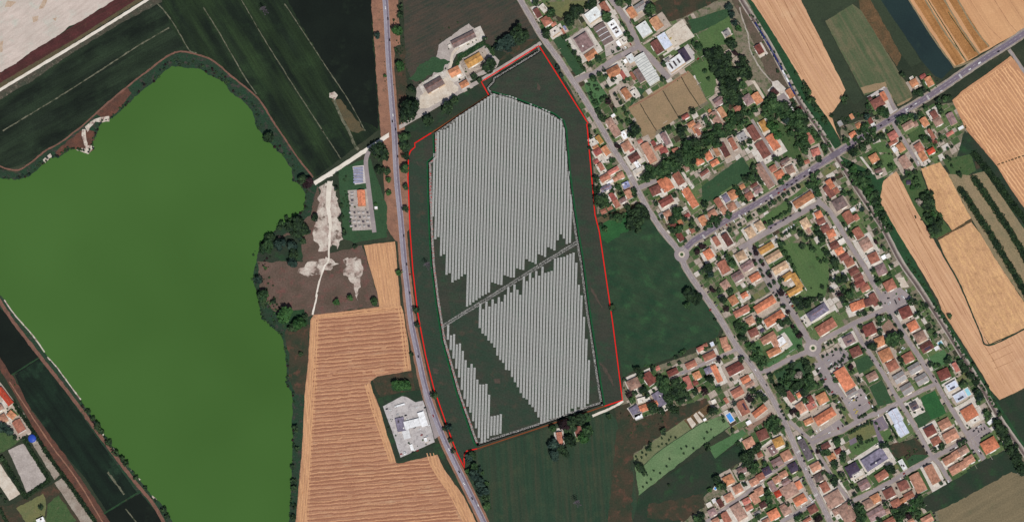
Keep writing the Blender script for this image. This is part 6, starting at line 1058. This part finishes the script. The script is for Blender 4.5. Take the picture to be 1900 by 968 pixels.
# bank bushes round the lake and along the railway
rb = random.Random(21); BUSH = []
for k in range(420):
    i = rb.randrange(len(LAKE)); a, b = LAKE[i], LAKE[(i+1) % len(LAKE)]; t = rb.random(); q = (a[0]+(b[0]-a[0])*t, a[1]+(b[1]-a[1])*t)
    if q[0] < 8 or q[1] > 960 or (q[0] < 160 and 540 < q[1] < 740): continue
    c0 = (300, 470); d = Vector((q[0]-c0[0], q[1]-c0[1])).normalized(); o = rb.uniform(0.0, 14 if q[1] < 330 and q[0] > 250 else 6); BUSH.append(((q[0]+d.x*o, q[1]+d.y*o), rb.uniform(1.4, 3.2), rb.choice('ddmBV')))
def scatter_line(pts, n, spread, r0, r1, kinds):
    pp = resample(pts, 2.0)
    for k in range(n):
        q = rb.choice(pp); BUSH.append(((q[0]+rb.gauss(0, spread), q[1]+rb.gauss(0, spread*0.6)), rb.uniform(r0, r1), rb.choice(kinds)))
scatter_line([(1390,20),(1440,110),(1500,205),(1545,275)], 70, 2.5, 1.4, 3.0, 'mLd'); scatter_line([(1566,300),(1610,365),(1650,430)], 110, 5, 2.0, 4.5, 'mdL'); scatter_line([(1683,480),(1740,575),(1800,680),(1850,755)], 130, 2.6, 1.4, 3.2, 'dmL')
scatter_line([(1540,300),(1600,395),(1650,470)], 40, 4, 1.5, 3.0, 'dmL'); scatter_line([(1690,540),(1740,615),(1790,690)], 45, 3, 1.2, 3.0, 'dm'); scatter_line([(716,110),(722,200)], 14, 6, 0.8, 1.6, 'dm'); scatter_line([(742,60),(756,220)], 26, 5, 0.9, 2.0, 'dm')
scatter_line([(490,470),(500,560),(530,600)], 60, 9, 1.2, 2.8, 'dmVL'); scatter_line([(885,860),(912,945)], 26, 2.5, 1.2, 2.6, 'Bm'); scatter_line([(640,330),(650,430)], 24, 3, 1.2, 2.4, 'dm'); scatter_line([(1540,230),(1580,215),(1640,205)], 40, 6, 1.3, 3.0, 'dm')
for cpt, n, sp in (((1090,175),26,14),((1670,270),30,22),((1745,290),26,24),((1480,715),30,14),((1720,395),26,10),((1455,250),36,20),((1340,630),20,18),((1210,765),24,25),((1690,840),16,8),((1650,945),26,18),((1505,955),16,16),((1130,395),20,12)):
    for k in range(n): BUSH.append(((cpt[0]+rb.gauss(0, sp), cpt[1]+rb.gauss(0, sp*0.7)), rb.uniform(0.9, 2.3), rb.choice('ddmmLV')))
# small garden shrubs round the houses
for (b, rad, L_, W_, an_) in HOUSES:
    for k in range(rb.randint(2, 6)):
        a = rb.uniform(0, 6.28); d = rad*rb.uniform(1.0, 1.5); BUSH.append(((b[0]+d*math.cos(a), b[1]+d*math.sin(a)), rb.uniform(0.8, 2.3), rb.choice('ddmmmL')))
def blocked(p, r):
    for pts, w in ROADS:
        for a, b in zip(pts, pts[1:]):
            if abs(a[0]-p[0])+abs(a[1]-p[1]) < 160 and seg_dist(p, a, b) < w/2+r*0.4: return True
    for (b, rad, L_, W_, an_) in HOUSES:
        if abs(b[0]-p[0]) < 45 and abs(b[1]-p[1]) < 45:
            t = math.radians(an_); dx, dy = p[0]-b[0], p[1]-b[1]; u = dx*math.cos(t)+dy*math.sin(t); v = -dx*math.sin(t)+dy*math.cos(t)
            if abs(u) < L_/2+r*0.5 and abs(v) < W_/2+r*0.5: return True
    return False
# ---------------------------------------------------------------- garden plots and garden walls of the town
rp = random.Random(77); PL = {}; WALLV = MB()
ca_, sa_ = math.cos(math.radians(-31)), math.sin(math.radians(-31))
def uv(u, v): return (u*ca_-v*sa_, u*sa_+v*ca_)
v_ = -200.0
while v_ < 2400:
    hv = rp.uniform(8, 13); u_ = -400.0+rp.uniform(0, 8)
    while u_ < 2200:
        hu = rp.uniform(6, 16); c_ = uv(u_+hu/2, v_+hv/2)
        if 940 < c_[0] < 1915 and -10 < c_[1] < 985 and (inside(c_, PLOTS) or inside(c_, TOWN2)) and not any(inside(c_, q) for q in LAWNS):
            m_ = rp.choices(['yard_stone','yard_white','yard_grass','yard_dark','olive_grass','rusty_meadow',None], [20,7,20,30,6,5,12])[0]; g = rp.uniform(0.2, 0.9)
            ring = [uv(u_+g, v_+g), uv(u_+hu-g, v_+g+rp.uniform(-.8,.8)), uv(u_+hu-g, v_+hv-g), uv(u_+g+rp.uniform(-.8,.8), v_+hv-g)]
            if m_: PL.setdefault(m_, []).append([(*W2(q), 0.036) for q in ring])
            if rp.random() < 0.3 and not blocked(c_, 3):
                a, b = (ring[0], ring[1]) if rp.random() < 0.5 else (ring[1], ring[2])
                WALLV.bar((*W2(a), 0.5), (*W2(b), 0.5), 0.22, rp.randrange(2))
        u_ += hu
    v_ += hv
for m_, rings in PL.items():
    mb = MB()
    for r_ in rings: mb.face(r_[::-1])
    tag(mb.build('garden_plots', m_), 'small garden plots and paved yards between the houses', kind='stuff')
tag(WALLV.build('garden_walls', ['yard_white', 'yard_stone']), 'low garden walls between the house plots', kind='stuff')
BUSH = [q for q in BUSH if not blocked(q[0], q[1]) and not (q[1] > 1.5 and inside(q[0], LAKE) and False)]
ALL.sort(key=lambda q: -q[1])
BIGT = [q for q in ALL[:300]]; REST = ALL[300:]
for i_, (p_, r_, kd) in enumerate(BIGT):
    rm = r_*S; w = W2(lift(p_, rm*1.2)); z = rb.uniform(0.8, 1.12)
    root = empty('tree', (*w, 0), rb.uniform(0, 6.28)); root.scale = (rm, rm*rb.uniform(0.9, 1.08), rm*z)
    c = bpy.data.objects.new('crown', CROWNS[(kd, i_ % (4 if kd in 'dm' else 2))]); link(c, root); t = bpy.data.objects.new('trunk', TRUNKS[i_ % 3]); link(t, root)
    sz = 'big' if r_ > 9.5 else ('middling' if r_ > 7.4 else 'smaller')
    REG.append((root, f'{sz} {KIND[kd][1]} tree', 'tree', p_))
# everything past the limit: the many smaller trees and shrubs
LOW = {k: [crown_geo(900+j+ord(k), 90 if j < 3 else 60, 0.85, 0.46) for j in range(4)] for k in KIND}
def mass(name, items, label, sc=1.0):
    for kd in KIND:
        vs, fs = [], []
        for (p, r, k) in items:
            if k != kd: continue
            rm = r*S; w = W2(lift(p, rm*1.1)); cv, cf = rb.choice(LOW[kd]); a = rb.uniform(0, 6.28); ca, sa = math.cos(a), math.sin(a); zz = rb.uniform(0.8, 1.15); b = len(vs)
            vs += [(w[0]+rm*(x*ca-y*sa), w[1]+rm*(x*sa+y*ca), rm*z*zz*sc) for x, y, z in cv]; fs += [tuple(b+q for q in f) for f in cf]
        if vs: tag(obj(name, vs, fs, KIND[kd][0]), f'{KIND[kd][1]} {label}', kind='stuff')
mass('small_trees', REST, 'smaller trees scattered through gardens and verges'); mass('shrubs', BUSH, 'shrubs along banks, verges and garden edges', 0.8)
# ---------------------------------------------------------------- hedges
def hedge(pts, w, h, kd, lb, n_per=5.0):
    w *= 1.45; r = random.Random(len(lb)*7); pp = resample(pts, 1.0); vs, fs = [], []
    for i, q in enumerate(pp):
        ww = w*(0.8+0.35*noise.noise((q[0]*0.15, q[1]*0.15, 3)))
        for k in range(int(n_per*w/3)+1):
            x, y = q[0]+r.uniform(-ww/2, ww/2), q[1]+r.uniform(-ww/2, ww/2); c = W2(lift((x, y), h*0.8)); u = min(1, math.dist((x, y), q)/(ww/2)); z = h*(1-0.5*u*u)*r.uniform(0.55, 1.1)
            nn = Vector((r.uniform(-.8, .8), r.uniform(-.8, .8), r.uniform(0.3, 1))).normalized(); a = nn.orthogonal().normalized(); bb = nn.cross(a); s = r.uniform(0.5, 1.15); b = len(vs)
            for e, f in ((-1, -.8), (1, -.8), (.8, .8), (-.8, .8)): v = Vector((*c, z))+a*s*e+bb*s*f; vs.append((v.x, v.y, max(0.2, v.z)))
            fs.append((b, b+1, b+2, b+3))
    root = empty('hedge', (0, 0, 0)); obj('foliage', vs, fs, KIND[kd][0], root)
    mb = MB(); st = []
    for q in pp[2::8]: c = W2(lift(q, h*0.8)); mb.bar((c[0], c[1], 0), (c[0], c[1], h*0.6), 0.12)
    o = mb.build('stems', 'bark', root); o['kind'] = 'stuff'
    tag(root, lb, 'hedge', 'hedgerows')
hedge(mps('h','1365,20 1450,130 1540,240 1620,345 1700,450 1800,600 1898,720')+[(1905,410)], 8.5, 5.5, 'd', 'tall dark hedgerow along the edge of the eastern wheat field')
hedge(mps('h','1370,315 1450,430 1520,530 1600,650 1660,740 1790,930')+[(1895,465),(1908,490)], 9, 5.5, 'd', 'tall dark hedgerow, middle one of the three eastern hedgerows')
hedge(mps('h','1205,440 1300,560 1400,730 1540,930')+[(1850,455),(1880,505),(1908,552)], 9, 5.0, 'd', 'tall dark hedgerow beside the ragged wheat plots')
hedge(mps('A4','95,85 180,210 260,330 350,470 450,610 580,790 700,965'), 5.5, 4.0, 'd', 'long clipped hedge beside the south-western cart track')
hedge(mps('A4','175,350 230,450 300,560 360,660 200,770 190,790 100,640 10,490'), 6, 4.0, 'd', 'clipped hedge wrapped round the grey riding yard'); hedge(mps('A4','0,870 40,950 60,980'), 5, 4, 'd', 'short dark hedge at the bottom left corner')
hedge(mps('B1','1470,480 1500,420 1580,370 1660,310 1700,340 1740,400'), 4, 3, 'm', 'green hedge around the yellow roofed farmhouse'); hedge(mps('a','395,490 420,560 480,640 540,740 600,830'), 3.5, 3, 'm', 'garden hedge behind the pale forecourt')
hedge(mps('C4','1100,0 1130,50 1160,120 1200,150'), 11, 7, 'd', 'thick belt of dark trees beside the violet grey house'); hedge(mps('i','1100,0 1170,120 1260,260 1380,520'), 4, 3, 'm', 'hedge between the sandy terraces and the park lawn')
hedge(mps('o','450,500 520,640 600,770'), 2.5, 2.5, 'd', 'thin dark hedge behind the ice blue gabled houses'); hedge(mps('l','490,740 640,660 840,560'), 3, 2.5, 'm', 'garden hedge along the street west of the large roundabout'); hedge(mps('l','500,760 600,920'), 3, 3, 'd', 'dark garden hedge beside the village road')
# ---------------------------------------------------------------- labels that single things out
LM = [('the west end of the farm road',735,240),('the north corner of the solar site',1000,85),('the south-east corner of the solar site',1155,742),('the road fork at the site corner',1008,72),('the long white ribbed warehouse',1200,128),('the red railway hut',1408,92),
 ('the level crossing',1549,287),('the small roundabout',1265,472),('the large roundabout',1508,646),('the blue rectangular pool',1355,774),('the turquoise pool',1796,727),('the pale pool by the railway',1744,637),('the round paddling pool',1327,905),
 ('the clay playing court',1650,605),('the courtyard building',1470,525),('the filling station',765,785),('the substation',668,390),('the blue dome',60,812),('the white train coach',1470,147),('the farmyard',815,160),('the forecourt of the pale warehouse',1085,75),
 ('the bend of the village road',1112,230),('the wide green lawn',1755,745),('the dark grey long building',1494,833),('the violet hipped hall',1516,578),('the red boundary bend',1104,398),('the lonely meadow house',1277,542),('the silver tree in the park',1482,697),
 ('the yellow hipped house',1443,818),('the north end of the railway',1376,0),('the north edge of the village road',965,0),('the level meadow corner',1345,605),('the lane end by the wheat',1706,308),('the eastern wheat field corner',1767,187),('the grey driveway of the new house',1655,205),
 ('the zebra crossing by the teal field',1782,142),('the south end of the village road',1540,965),('the south-east street end',1763,893),('the street end by the fallow field',1826,852),('the round street junction',1731,847),('the car park by the railway',1668,560),
 ('the park lawn',1510,490),('the row of street trees',1400,400),('the brown garden field',1240,190),('the long dusty brown terrace',1418,326),('the thick tree belt',1235,735),('the striped vegetable beds',1290,775),('the farmhouse among trees',1040,810),
 ('the lake tip',335,122),('the eastern lake bay',565,365),('the bushy lake cape',535,420),('the dirt road bend',583,338),('the south-west riding yard',50,860),('the hedge gap by the orchard',1180,870),('the pale silvery tree by the wheat',1705,375),('the orchard plot',1722,420),
 ('the dead end street',1240,145),('the wood by the railway',1340,130),('the yard of the cream sheds',1300,60),('the village road by the meadow',1330,581),('the southern street corner',1512,932),('the street south of the tree belt',1240,702),('the middle of the main road',763,600),('the south end of the main road',898,965),('the north end of the main road',715,2),
 ('the bright orange terraces',1430,577),('the brown row houses',1590,500),('the grey paired houses',1690,690),('the orange hotel roof',1836,825),('the car park by the hotel',1815,797),('the long lawn hedge',1630,805),('the church square',1615,820),('the burnt grass plot',1680,835)]
def emit_labels():
    groups = {}
    for e in REG: groups.setdefault(e[1], []).append(e)
    for look, es in groups.items():
        ranks = []
        for (nm, x, y) in LM:
            od = sorted(range(len(es)), key=lambda i: math.dist(es[i][3], (x, y)))
            ranks.append({i: k for k, i in enumerate(od)})
        for i, e in enumerate(es):
            j = min(range(len(LM)), key=lambda j: (ranks[j][i], math.dist(e[3], LM[j][1:])))
            k = ranks[j][i]; nm = LM[j][0]
            o = e[0]; o['category'] = e[2]
            o['label'] = f'only {look} in view' if len(es) == 1 else (f'{look} closest to {nm}' if k == 0 else f'{look}, {ordw(k+1)} closest to {nm}')
            if len(es) == 1: o['label'] = f'{look}, closest to {nm}'
            o['group'] = {'tree':'trees of the village and fields','house':'houses of the village','shed':'sheds and outbuildings','warehouse':'warehouses of the workshop area','car':'cars on the roads and in car parks','van':'delivery vans','transformer':'transformers of the substation'}.get(e[2], e[2]+'s')
emit_labels()
